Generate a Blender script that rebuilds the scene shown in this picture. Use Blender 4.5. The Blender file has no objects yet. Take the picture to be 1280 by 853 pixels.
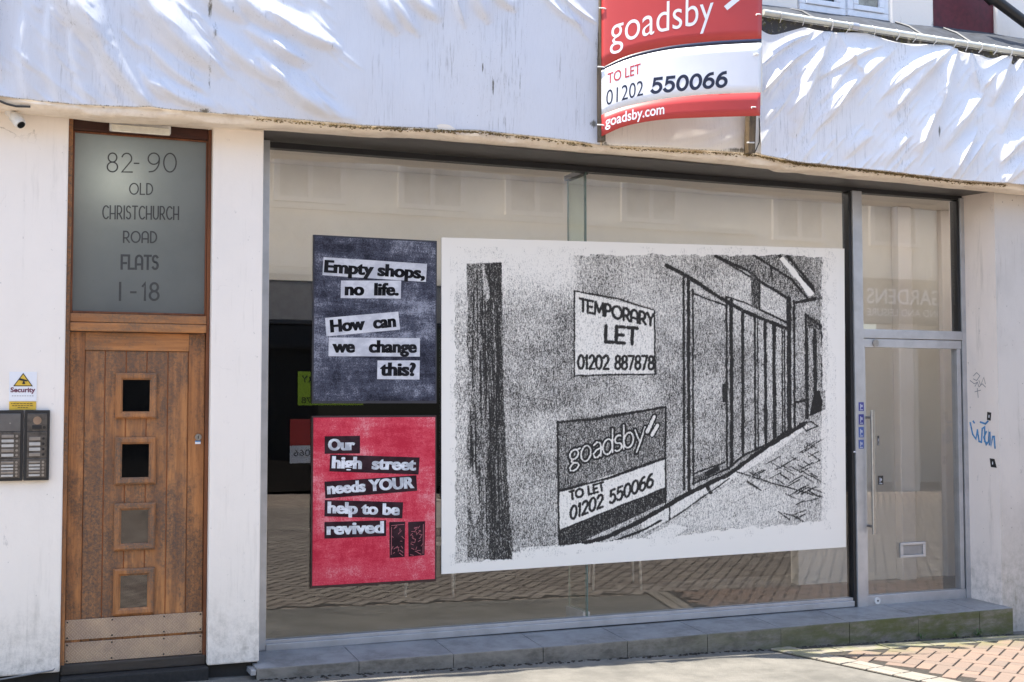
import bpy, bmesh, math, random
import numpy as np
from mathutils import Vector, Matrix

random.seed(7); RNG = np.random.default_rng(7)
SC = bpy.context.scene
COL = SC.collection
R = math.radians

# ------------------------------------------------------------------ camera
CAM = np.array([0.0, -7.998, 1.584]); F = 1550.0; PW, PH = 1280.0, 853.0
_yaw, _pit, _rol = R(22.107), R(2.811), R(-0.0458)
_fw = np.array([math.sin(_yaw)*math.cos(_pit), math.cos(_yaw)*math.cos(_pit), math.sin(_pit)])
_r0 = np.array([math.cos(_yaw), -math.sin(_yaw), 0.0]); _u0 = np.cross(_r0, _fw)
_rt = math.cos(_rol)*_r0 + math.sin(_rol)*_u0
_up = -math.sin(_rol)*_r0 + math.cos(_rol)*_u0
cam = bpy.data.cameras.new('camera'); cam_ob = bpy.data.objects.new('camera', cam); COL.objects.link(cam_ob)
cam.sensor_width = 36.0; cam.lens = F/PW*36.0; cam.clip_start = 0.05; cam.clip_end = 600.0
m3 = Matrix(((_rt[0], _up[0], -_fw[0]), (_rt[1], _up[1], -_fw[1]), (_rt[2], _up[2], -_fw[2])))
cam_ob.matrix_world = Matrix.Translation(Vector(CAM)) @ m3.to_4x4()
SC.camera = cam_ob

# ------------------------------------------------------------------ light
SUN = Vector((-0.30, 0.008, 0.95)).normalized()          # direction towards the sun, almost along the facade
world = bpy.data.worlds.new('World'); SC.world = world; world.use_nodes = True
wt = world.node_tree
sky = wt.nodes.new('ShaderNodeTexSky'); sky.sky_type = 'NISHITA'; sky.sun_disc = False
sky.sun_elevation = math.asin(SUN.z); sky.sun_rotation = math.atan2(SUN.x, SUN.y)
wt.links.new(sky.outputs[0], wt.nodes['Background'].inputs[0])
wt.nodes['Background'].inputs[1].default_value = 0.15
sl = bpy.data.lights.new('sun', 'SUN'); sl.energy = 4.2; sl.angle = R(0.53); sl.color = (1.0, 0.93, 0.82)
so = bpy.data.objects.new('sun', sl); COL.objects.link(so); so.location = (-10, -5, 20)
so.rotation_euler = SUN.to_track_quat('Z', 'Y').to_euler()
SC.view_settings.view_transform = 'Standard'; SC.view_settings.look = 'None'
SC.view_settings.gamma = 1.0; SC.view_settings.use_curve_mapping = False
SC.view_settings.exposure = 1.66
SC.render.engine = 'CYCLES'
SC.cycles.max_bounces = 10; SC.cycles.diffuse_bounces = 5; SC.cycles.glossy_bounces = 5
SC.cycles.transparent_max_bounces = 24; SC.cycles.caustics_reflective = False; SC.cycles.caustics_refractive = False
SC.cycles.use_denoising = True; SC.cycles.sample_clamp_indirect = 6.0

# ------------------------------------------------------------------ measuring helpers (photo pixel -> point on a real plane)
def ray(x, y): return _fw + (x-PW/2)/F*_rt - (y-PH/2)/F*_up
def at(x, y, Y):
    d = ray(x, y); t = (Y-CAM[1])/d[1]; return CAM + d*t
def atx(x, y, X):
    d = ray(x, y); t = (X-CAM[0])/d[0]; return CAM + d*t
def proj(P):
    d = np.asarray(P)-CAM; z = d@_fw
    return PW/2+F*(d@_rt)/z, PH/2-F*(d@_up)/z

# ------------------------------------------------------------------ node material helper
class NM:
    def __init__(s, name, rough=0.6, spec=0.5, metal=0.0):
        s.m = bpy.data.materials.new(name); s.m.use_nodes = True; s.t = s.m.node_tree
        s.b = s.t.nodes['Principled BSDF']; s.out = s.t.nodes['Material Output']
        s.b.inputs['Roughness'].default_value = rough; s.b.inputs['Metallic'].default_value = metal
        s.b.inputs['Specular IOR Level'].default_value = spec
        s.pos = s.t.nodes.new('ShaderNodeNewGeometry').outputs['Position']
    def L(s, a, b): s.t.links.new(a, b)
    def setin(s, sock, v):
        if isinstance(v, bpy.types.NodeSocket): s.L(v, sock)
        elif isinstance(v, (tuple, list)) and len(v) == 3 and sock.type == 'RGBA': sock.default_value = (*v, 1)
        else: sock.default_value = v
    def scale(s, v, sc):
        n = s.t.nodes.new('ShaderNodeVectorMath'); n.operation = 'MULTIPLY'; s.L(v, n.inputs[0]); n.inputs[1].default_value = sc
        return n.outputs[0]
    def noise(s, scale=5, detail=4, rough=0.6, stretch=None, off=None, dist=0.0):
        v = s.pos
        if off is not None:
            n = s.t.nodes.new('ShaderNodeVectorMath'); n.operation = 'ADD'; s.L(v, n.inputs[0]); n.inputs[1].default_value = (off, off*1.7, off*0.6); v = n.outputs[0]
        if stretch: v = s.scale(v, stretch)
        n = s.t.nodes.new('ShaderNodeTexNoise'); s.L(v, n.inputs['Vector'])
        n.inputs['Scale'].default_value = scale; n.inputs['Detail'].default_value = detail; n.inputs['Roughness'].default_value = rough
        n.inputs['Distortion'].default_value = dist
        return n.outputs['Fac']
    def ramp(s, fac, a, b, v0=0.0, v1=1.0):
        n = s.t.nodes.new('ShaderNodeMapRange'); n.interpolation_type = 'SMOOTHSTEP'
        s.setin(n.inputs['Value'], fac); s.setin(n.inputs['From Min'], a); s.setin(n.inputs['From Max'], b)
        s.setin(n.inputs['To Min'], v0); s.setin(n.inputs['To Max'], v1)
        return n.outputs['Result']
    def math(s, op, a, b=0.0, c=0.0):
        n = s.t.nodes.new('ShaderNodeMath'); n.operation = op
        s.setin(n.inputs[0], a); s.setin(n.inputs[1], b); s.setin(n.inputs[2], c)
        return n.outputs[0]
    def mix(s, fac, a, b, mode='MIX'):
        n = s.t.nodes.new('ShaderNodeMix'); n.data_type = 'RGBA'; n.blend_type = mode
        s.setin(n.inputs[0], fac); s.setin(n.inputs[6], a); s.setin(n.inputs[7], b)
        return n.outputs[2]
    def xyz(s):
        n = s.t.nodes.new('ShaderNodeSeparateXYZ'); s.L(s.pos, n.inputs[0]); return n.outputs
    def attr(s, name):
        n = s.t.nodes.new('ShaderNodeAttribute'); n.attribute_name = name; return n.outputs['Fac']
    def color(s, c): s.setin(s.b.inputs['Base Color'], c); return s
    def rough(s, r): s.setin(s.b.inputs['Roughness'], r); return s
    def bump(s, h, strength=0.3, dist=0.01):
        n = s.t.nodes.new('ShaderNodeBump'); s.L(h, n.inputs['Height']); n.inputs['Strength'].default_value = strength
        n.inputs['Distance'].default_value = dist; s.L(n.outputs[0], s.b.inputs['Normal']); return s

def plain(name, c, rough=0.5, metal=0.0, spec=0.5, var=0.12, vs=18):
    n = NM(name, rough, spec, metal)
    d = tuple(x*(1-var*1.6) for x in c)
    n.color(n.mix(n.ramp(n.noise(vs, 5), 0.3, 0.75), c, d))
    return n.m

def wall_paint(name, base, dirt=(0.22, 0.20, 0.16), low=0.55, amount=0.5, zlow=0.0):
    n = NM(name, 0.62, 0.35)
    z = n.xyz()[2]
    cloud = n.ramp(n.noise(1.7, 6, 0.65, (1, 1, 0.6)), 0.42, 0.72)
    c = n.mix(n.math('MULTIPLY', cloud, 0.30*amount), base, tuple(x*0.72 for x in base))
    streak = n.ramp(n.noise(9, 5, 0.7, (1, 1, 0.10)), 0.56, 0.78)
    c = n.mix(n.math('MULTIPLY', streak, 0.45*amount), c, dirt)
    lowm = n.ramp(n.math('ADD', z, n.math('MULTIPLY', n.noise(4, 5, 0.7), -0.7)), zlow+low-0.35, zlow-0.42)
    grain = n.ramp(n.noise(16, 8, 0.8, (1, 1, 0.85)), 0.34, 0.74)
    c = n.mix(n.math('MULTIPLY', n.math('MULTIPLY', lowm, grain), 0.62), c, dirt)
    spots = n.ramp(n.noise(38, 3, 0.6, (1, 1, 0.7), 3.1), 0.70, 0.76)
    c = n.mix(n.math('MULTIPLY', spots, 0.7*amount), c, (0.12, 0.11, 0.10))
    scuff = n.ramp(n.noise(11, 8, 0.85, (1, 1, 0.45), 9.3), 0.61, 0.71)
    c = n.mix(n.math('MULTIPLY', scuff, 0.70*amount), c, (0.20, 0.19, 0.18))
    vo = n.t.nodes.new('ShaderNodeTexVoronoi'); vo.feature = 'DISTANCE_TO_EDGE'; vo.inputs['Scale'].default_value = 1.3
    wv = n.t.nodes.new('ShaderNodeVectorMath'); wv.operation = 'ADD'; n.L(n.pos, wv.inputs[0])
    nn_ = n.t.nodes.new('ShaderNodeTexNoise'); n.L(n.pos, nn_.inputs['Vector']); nn_.inputs['Scale'].default_value = 6; nn_.inputs['Detail'].default_value = 6
    sc_ = n.scale(nn_.outputs['Color'], (0.35, 0.35, 0.35)); n.L(sc_, wv.inputs[1]); n.L(wv.outputs[0], vo.inputs['Vector'])
    crack = n.math('MULTIPLY', n.ramp(vo.outputs['Distance'], 0.007, 0.001), n.ramp(n.noise(1.1, 3, 0.6, None, 2.2), 0.55, 0.66))
    c = n.mix(n.math('MULTIPLY', crack, 0.6), c, (0.16, 0.14, 0.12))
    drip = n.math('MULTIPLY', n.ramp(n.noise(1, 4, 0.75, (34, 34, 1.2), 6.0), 0.58, 0.76), n.ramp(n.noise(1.4, 3, 0.6, None, 8.0), 0.45, 0.68))
    c = n.mix(n.math('MULTIPLY', drip, 0.5*amount), c, (0.30, 0.25, 0.20))
    n.color(c); n.bump(n.math('SUBTRACT', n.noise(30, 6, 0.7), crack), 0.3, 0.006)
    return n.m

def glass_mat(name, tint=(0.98, 0.982, 0.98), r0=0.062, gloss=(1, 1, 1)):
    n = NM(name); t = n.t; t.nodes.remove(n.b)
    tr = t.nodes.new('ShaderNodeBsdfTransparent'); tr.inputs[0].default_value = (*tint, 1)
    gl = t.nodes.new('ShaderNodeBsdfGlossy'); gl.inputs['Roughness'].default_value = 0.0; gl.inputs[0].default_value = (*gloss, 1)
    lw = t.nodes.new('ShaderNodeLayerWeight'); lw.inputs['Blend'].default_value = 0.5
    p = n.math('POWER', lw.outputs['Facing'], 5.0)
    f = n.math('MULTIPLY_ADD', p, 1-r0, r0)
    mx = t.nodes.new('ShaderNodeMixShader'); n.L(f, mx.inputs[0]); n.L(tr.outputs[0], mx.inputs[1]); n.L(gl.outputs[0], mx.inputs[2])
    n.L(mx.outputs[0], n.out.inputs['Surface'])
    return n.m

def wood(name, a, b, grey, greyamt=0.5, grain_axis=2, off=0.0, gz=1.0):
    n = NM(name, 0.55, 0.35)
    st = [14, 14, 14]; st[grain_axis] = 0.9
    g = n.noise(1.6, 7, 0.65, tuple(st), off, 0.6)
    c = n.mix(n.ramp(g, 0.32, 0.68), a, b)
    fine = [120, 120, 120]; fine[grain_axis] = 5
    c = n.mix(n.math('MULTIPLY', n.ramp(n.noise(1, 3, 0.6, tuple(fine), off), 0.5, 0.72), 0.45), c, tuple(x*0.45 for x in b))
    bl = [2.1, 2.1, 2.1]; bl[grain_axis] = 0.8
    w = n.ramp(n.math('ADD', n.noise(1.5, 6, 0.72, tuple(bl), off+4), n.math('MULTIPLY', n.noise(40, 4, 0.7, None, off), 0.10)), 0.60-0.17*greyamt, 0.80-0.20*greyamt)
    sp = n.ramp(n.noise(75, 5, 0.85, None, off), 0.38, 0.60, 0.30, 1.0)
    c = n.mix(n.math('MULTIPLY', n.math('MULTIPLY', w, sp), 0.92), c, grey)
    c = n.mix(n.math('MULTIPLY', n.ramp(n.noise(1, 5, 0.85, (46, 46, 20), off+2), 0.60, 0.70), 0.55), c, (0.035, 0.027, 0.020))
    n.color(c); n.bump(n.noise(1, 4, 0.6, tuple(fine), off), 0.35, 0.003)
    n.rough(n.ramp(w, 0, 1, 0.45, 0.8))
    return n.m

MAT = {}
MAT['white_wall'] = wall_paint('white_wall_paint', (0.84, 0.78, 0.705), amount=0.55)
MAT['grey_wall'] = wall_paint('weathered_wall_paint', (0.56, 0.525, 0.485), (0.14, 0.14, 0.09), 0.9, amount=1.7)
MAT['pink_wall'] = wall_paint('lit_reveal_paint', (0.80, 0.715, 0.65), amount=0.8)  # reveal copy of the pillar paint, its different light put into the colour
MAT['plinth'] = plain('dark_plinth', (0.030, 0.027, 0.024), 0.8, vs=30)
# cream lip of the canopy with moss and stains
_n = NM('cream_render', 0.7, 0.3)
_c = _n.mix(_n.ramp(_n.noise(7, 6, 0.7), 0.4, 0.7), (0.82, 0.74, 0.63), (0.68, 0.59, 0.48))
_c = _n.mix(_n.ramp(_n.noise(22, 6, 0.8, (0.5, 1, 1)), 0.60, 0.75, 0, 0.8), _c, (0.10, 0.075, 0.045))
_n.color(_c); _n.bump(_n.noise(35, 6, 0.7), 0.5, 0.01); MAT['cream'] = _n.m
MAT['dark_soffit'] = plain('dark_soffit', (0.070, 0.067, 0.066), 0.5, vs=9)
MAT['alu'] = plain('aluminium', (0.50, 0.51, 0.53), 0.38, 0.55, vs=7)
MAT['alu_dark'] = plain('black_gasket', (0.012, 0.012, 0.014), 0.5)
MAT['steel'] = plain('brushed_steel', (0.40, 0.39, 0.38), 0.32, 1.0, vs=40)
MAT['glass'] = glass_mat('shop_glass')
MAT['fin_glass'] = glass_mat('fin_glass', (0.84, 0.91, 0.87), 0.05)
MAT['fin_edge'] = plain('green_glass_edge', (0.10, 0.17, 0.15), 0.15)
MAT['dark_glass'] = plain('dark_glazing', (0.006, 0.007, 0.008), 0.03, spec=0.7)
MAT['door_pane'] = plain('door_glazing', (0.004, 0.004, 0.004), 0.04, spec=0.95)
MAT['wood'] = wood('weathered_oak', (0.48, 0.205, 0.070), (0.28, 0.110, 0.038), (0.090, 0.064, 0.046), 1.05)
MAT['wood_h'] = wood('weathered_oak_rail', (0.48, 0.21, 0.072), (0.30, 0.122, 0.042), (0.15, 0.105, 0.07), 0.7, 0, 7.0)
MAT['wood_plank'] = wood('weathered_oak_plank', (0.48, 0.215, 0.078), (0.28, 0.118, 0.045), (0.090, 0.070, 0.056), 1.15, 2, 13.0)
MAT['wood_edge'] = wood('oak_moulding', (0.46, 0.20, 0.072), (0.28, 0.115, 0.042), (0.12, 0.092, 0.070), 0.85, 2, 3.0)
MAT['wood_groove'] = plain('varnish_groove', (0.42, 0.13, 0.035), 0.6)
MAT['mahogany'] = wood('mahogany_frame', (0.20, 0.070, 0.026), (0.11, 0.034, 0.013), (0.10, 0.05, 0.03), 0.25, 2, 21.0)
MAT['mahogany_head'] = wood('mahogany_head', (0.060, 0.017, 0.010), (0.032, 0.010, 0.006), (0.05, 0.03, 0.02), 0.2, 0, 23.0)
MAT['old_batten'] = wood('old_batten', (0.20, 0.145, 0.085), (0.10, 0.075, 0.048), (0.06, 0.055, 0.04), 0.7, 2, 31.0)
MAT['black'] = plain('black_plastic', (0.014, 0.014, 0.015), 0.45)
MAT['white_plastic'] = plain('white_plastic', (0.74, 0.74, 0.72), 0.35)
MAT['ink'] = plain('black_ink', (0.020, 0.020, 0.022), 0.6)
MAT['navy'] = plain('navy_vinyl', (0.014, 0.018, 0.045), 0.4, vs=3)
MAT['red'] = plain('red_vinyl', (0.50, 0.050, 0.045), 0.42, vs=2, var=0.06)
MAT['red_text'] = plain('red_lettering', (0.52, 0.035, 0.05), 0.45)
MAT['sign_white'] = plain('white_vinyl', (0.80, 0.81, 0.84), 0.42, vs=2, var=0.05)
MAT['lead'] = plain('lead_flashing', (0.055, 0.062, 0.075), 0.6, 0.0, vs=12, var=0.3)
MAT['maroon'] = plain('maroon_wall_paint', (0.115, 0.014, 0.022), 0.6, vs=20, var=0.25)
MAT['upvc'] = plain('upvc', (0.78, 0.80, 0.84), 0.3, var=0.05)
MAT['mossy'] = plain('moss', (0.055, 0.060, 0.018), 0.95, vs=60, var=0.4)
MAT['drymoss'] = plain('dry_moss', (0.27, 0.195, 0.085), 0.95, vs=40, var=0.5)
MAT['leaf'] = plain('weed_leaf', (0.07, 0.13, 0.03), 0.6)
MAT['rubber'] = plain('grey_cable', (0.20, 0.20, 0.20), 0.5)

# tarpaulin : white woven plastic with run-off dirt
def tarp_mat(name, base, runs=1.0):
    n = NM(name, 0.42, 0.45)
    weave = n.noise(1, 2, 0.5, (240, 240, 14))
    c = n.mix(n.ramp(n.noise(1.2, 4, 0.6), 0.35, 0.7, 0, 0.35), base, tuple(x*0.86 for x in base))
    c = n.mix(n.ramp(weave, 0.45, 0.75, 0, 0.12), c, tuple(x*0.7 for x in base))
    band = n.ramp(n.noise(1, 4, 0.7, (3.1, 3.1, 0.25)), 0.42, 0.70)
    drip = n.ramp(n.noise(1, 4, 0.8, (80, 80, 3.5)), 0.50, 0.74)
    c = n.mix(n.math('MULTIPLY', n.math('MULTIPLY', band, drip), 0.85*runs), c, (0.16, 0.155, 0.15))
    speck = n.ramp(n.noise(1, 4, 0.7, (150, 150, 40)), 0.63, 0.70)
    area = n.ramp(n.noise(1, 4, 0.7, (2.0, 2.0, 0.8), 5.0), 0.48, 0.68)
    c = n.mix(n.math('MULTIPLY', n.math('MULTIPLY', speck, area), 0.8*runs), c, (0.07, 0.065, 0.06))
    st = n.attr('stain')
    sn = n.ramp(n.math('ADD', st, n.math('MULTIPLY', n.math('SUBTRACT', n.noise(1, 5, 0.8, (80, 80, 16)), 0.5), 0.9)), 0.50, 0.72)
    c = n.mix(n.math('MULTIPLY', sn, 0.9), c, (0.085, 0.078, 0.050))
    n.color(c)
    # thin sheet: some light comes through from behind
    n.b.inputs['Sheen Weight'].default_value = 0.0
    n.bump(n.noise(1, 3, 0.6, (26, 26, 10)), 0.12, 0.02)
    return n.m
MAT['tarp'] = tarp_mat('white_tarpaulin', (0.635, 0.655, 0.70))
MAT['tarp_b'] = tarp_mat('white_tarpaulin_sunlit', (0.74, 0.74, 0.755), 1.0)  # brighter copy for the right sheet, its sunnier look put into the colour
MAT['tarp_c'] = tarp_mat('cream_backing_sheet', (0.80, 0.76, 0.69), 0.5)

# step tiles
_n = NM('step_tread', 0.42, 0.45)
_c = _n.mix(_n.ramp(_n.noise(6, 6, 0.7), 0.35, 0.7), (0.275, 0.275, 0.275), (0.19, 0.19, 0.19))
_c = _n.mix(_n.ramp(_n.noise(3.5, 8, 0.8, None, 6), 0.48, 0.66, 0, 0.6), _c, (0.10, 0.098, 0.092)); _c = _n.mix(_n.ramp(_n.noise(60, 3), 0.66, 0.72, 0, 0.6), _c, (0.42, 0.42, 0.40)); _n.color(_c); MAT['tread'] = _n.m
_n = NM('step_riser', 0.6, 0.4)
_c = _n.mix(_n.ramp(_n.noise(5, 6, 0.75, (1, 1, 2)), 0.35, 0.7), (0.23, 0.21, 0.18), (0.105, 0.095, 0.08))
_x = _n.xyz()
_g = _n.math('MULTIPLY', _n.ramp(_x[0], 3.4, 6.6), _n.ramp(_n.noise(6, 6, 0.75, (0.6, 1, 2)), 0.30, 0.62))
_c = _n.mix(_n.math('MULTIPLY', _g, 0.95), _c, (0.085, 0.095, 0.028)); _n.color(_c); MAT['riser'] = _n.m

# ground
_n = NM('old_concrete', 0.85, 0.25)
_c = _n.mix(_n.ramp(_n.noise(2.2, 7, 0.7), 0.35, 0.68), (0.20, 0.19, 0.168), (0.125, 0.12, 0.107))
_c = _n.mix(_n.ramp(_n.noise(55, 6, 0.8), 0.52, 0.72, 0, 0.75), _c, (0.12, 0.11, 0.09))
_c = _n.mix(_n.ramp(_n.noise(9, 4, 0.8, None, 4), 0.72, 0.76, 0, 0.8), _c, (0.45, 0.44, 0.42))
_n.color(_c); _n.bump(_n.noise(60, 6, 0.8), 0.8, 0.012); MAT['concrete'] = _n.m
_n = NM('street_setts', 0.8, 0.25)
_bk = _n.t.nodes.new('ShaderNodeTexBrick'); _mp = _n.t.nodes.new('ShaderNodeMapping'); _mp.inputs['Rotation'].default_value = (0, 0, R(52)); _n.L(_n.pos, _mp.inputs['Vector']); _n.L(_mp.outputs[0], _bk.inputs['Vector'])
_bk.inputs['Scale'].default_value = 1.0; _bk.inputs['Brick Width'].default_value = 0.24; _bk.inputs['Row Height'].default_value = 0.13
_bk.inputs['Mortar Size'].default_value = 0.013; _bk.inputs['Color1'].default_value = (0.42, 0.35, 0.29, 1)
_bk.inputs['Color2'].default_value = (0.24, 0.185, 0.15, 1); _bk.inputs['Mortar'].default_value = (0.03, 0.026, 0.022, 1)
_n.color(_n.mix(_n.ramp(_n.noise(0.8, 6, 0.7), 0.35, 0.7, 0, 0.25), _bk.outputs['Color'], (0.20, 0.17, 0.13))); MAT['setts'] = _n.m
def brick_mat(name, a, b):
    n = NM(name, 0.8, 0.25)
    isl = n.t.nodes.new('ShaderNodeNewGeometry').outputs['Random Per Island']
    c = n.mix(isl, a, b)
    c = n.mix(n.ramp(n.noise(70, 6, 0.8), 0.48, 0.72, 0, 0.55), c, (0.16, 0.13, 0.10))
    y = n.xyz()[1]
    mo = n.math('MULTIPLY', n.ramp(y, -0.75, -0.2), n.ramp(n.noise(5, 6, 0.8), 0.35, 0.6))
    c = n.mix(n.math('MULTIPLY', mo, 0.75), c, (0.15, 0.16, 0.055))
    n.color(c); n.bump(n.noise(80, 5, 0.7), 0.5, 0.006); return n.m
MAT['brick'] = brick_mat('paving_brick', (0.235, 0.165, 0.128), (0.18, 0.14, 0.115))
MAT['street_brick'] = brick_mat('street_brick', (0.28, 0.245, 0.208), (0.19, 0.162, 0.14))
MAT['kerb_brick'] = brick_mat('edging_brick', (0.28, 0.25, 0.21), (0.22, 0.20, 0.17))
MAT['joint_sand'] = plain('joint_sand', (0.050, 0.043, 0.034), 0.95, vs=50, var=0.4)

# interior
_n = NM('added_diffuser', 0.8, 0.1); _n.color((0.6, 0.57, 0.5))  # translucent panel added to let daylight brighten the interior
_tl = _n.t.nodes.new('ShaderNodeBsdfTranslucent'); _tl.inputs[0].default_value = (0.86, 0.80, 0.74, 1)
_mx = _n.t.nodes.new('ShaderNodeMixShader'); _mx.inputs[0].default_value = 0.8
_n.L(_n.b.outputs[0], _mx.inputs[1]); _n.L(_tl.outputs[0], _mx.inputs[2]); _n.L(_mx.outputs[0], _n.out.inputs['Surface']); MAT['added_light_panel'] = _n.m
MAT['beige'] = plain('beige_plaster', (0.78, 0.745, 0.675), 0.8, vs=1.2, var=0.07)
MAT['ceil'] = plain('ceiling_paint', (0.82, 0.77, 0.72), 0.8, vs=1.2, var=0.06)
MAT['void'] = plain('painted_darkness', (0.010, 0.010, 0.011), 0.9)  # near-black colour stands for the darkness of unlit rooms
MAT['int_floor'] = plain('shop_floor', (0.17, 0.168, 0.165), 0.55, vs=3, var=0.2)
MAT['int_floor2'] = plain('back_room_floor', (0.045, 0.038, 0.031), 0.55, vs=5, var=0.35)  # darker than the floor near the glass: fading daylight put into the colour

# ------------------------------------------------------------------ mesh helper
class MB:
    def __init__(s): s.v = []; s.f = []; s.mi = []
    def add(s, vs, fs, mi=0):
        b = len(s.v); s.v += [tuple(float(c) for c in v) for v in vs]
        for f in fs: s.f.append(tuple(b+i for i in f)); s.mi.append(mi)
        return s
    def from_bm(s, bm, mi=0):
        bm.verts.index_update()
        s.add([v.co[:] for v in bm.verts], [[v.index for v in f.verts] for f in bm.faces], mi); bm.free(); return s
    def box(s, x0, x1, y0, y1, z0, z1, bev=0.0, mi=0, seg=2, M=None):
        bm = bmesh.new(); bmesh.ops.create_cube(bm, size=1.0)
        for v in bm.verts: v.co = Vector(((x0+x1)/2+v.co.x*(x1-x0), (y0+y1)/2+v.co.y*(y1-y0), (z0+z1)/2+v.co.z*(z1-z0)))
        if bev > 0: bmesh.ops.bevel(bm, geom=list(bm.edges), offset=min(bev, 0.45*min(abs(x1-x0), abs(y1-y0), abs(z1-z0))), segments=seg, affect='EDGES', profile=0.6)
        if M is not None: bm.transform(M)
        return s.from_bm(bm, mi)
    def tube(s, pts, r, n=10, mi=0, cap=True):
        pts = [Vector(p) for p in pts]; rings = []
        rr = r if isinstance(r, (list, tuple)) else [r]*len(pts)
        up = None
        for i, p in enumerate(pts):
            d = (pts[min(i+1, len(pts)-1)]-pts[max(i-1, 0)]).normalized()
            if up is None: up = d.orthogonal().normalized()
            up = (up-d*up.dot(d)).normalized(); sd = d.cross(up)
            rings.append([p+(up*math.cos(a)+sd*math.sin(a))*rr[i] for a in [2*math.pi*k/n for k in range(n)]])
        vs = [v for g in rings for v in g]; fs = []
        for i in range(len(rings)-1):
            for k in range(n): fs.append((i*n+k, i*n+(k+1) % n, (i+1)*n+(k+1) % n, (i+1)*n+k))
        if cap: fs.append(tuple(range(n))[::-1]); fs.append(tuple((len(rings)-1)*n+k for k in range(n)))
        return s.add(vs, fs, mi)
    def disc(s, c, axis, r, h, n=20, mi=0):
        a = Vector(axis).normalized(); return s.tube([Vector(c), Vector(c)+a*h], r, n, mi)
    def quadpts(s, a, b, c, d, mi=0): return s.add([a, b, c, d], [(0, 1, 2, 3)], mi)
    def slab(s, pts, n, t, mi=0):
        """polygon pts (list) extruded by thickness t along vector n"""
        n = np.asarray(n, float); k = len(pts)
        v = [np.asarray(p, float) for p in pts]+[np.asarray(p, float)+n*t for p in pts]
        fs = [tuple(range(k)), tuple(range(2*k-1, k-1, -1))]+[(i, (i+1) % k, k+(i+1) % k, k+i) for i in range(k)]
        return s.add(v, fs, mi)
    def build(s, name, mats, parent=None, smooth=False):
        me = bpy.data.meshes.new(name); me.from_pydata(s.v, [], s.f)
        if not isinstance(mats, (list, tuple)): mats = [mats]
        for m in mats: me.materials.append(m)
        if len(mats) > 1: me.polygons.foreach_set('material_index', s.mi)
        bm = bmesh.new(); bm.from_mesh(me); bmesh.ops.recalc_face_normals(bm, faces=bm.faces); bm.to_mesh(me); bm.free()
        if smooth:
            me.polygons.foreach_set('use_smooth', [True]*len(me.polygons))
            try: me.set_sharp_from_angle(angle=R(40))
            except Exception: pass
        o = bpy.data.objects.new(name, me); COL.objects.link(o)
        if parent is not None:
            o.parent = parent; o.matrix_parent_inverse = Matrix.Translation(parent.location).inverted() if parent.type == 'EMPTY' and parent.parent is None else Matrix()
        return o

def tag(o, label=None, cat=None, group=None, kind=None):
    if label: o['label'] = label
    if cat: o['category'] = cat
    if group: o['group'] = group
    if kind: o['kind'] = kind
    return o
def thing(name, loc, label, cat, group=None):
    o = bpy.data.objects.new(name, None); COL.objects.link(o); o.empty_display_size = 0.2
    o.location = loc; return tag(o, label, cat, group)
def struct(o): o['kind'] = 'structure'; return o

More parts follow.
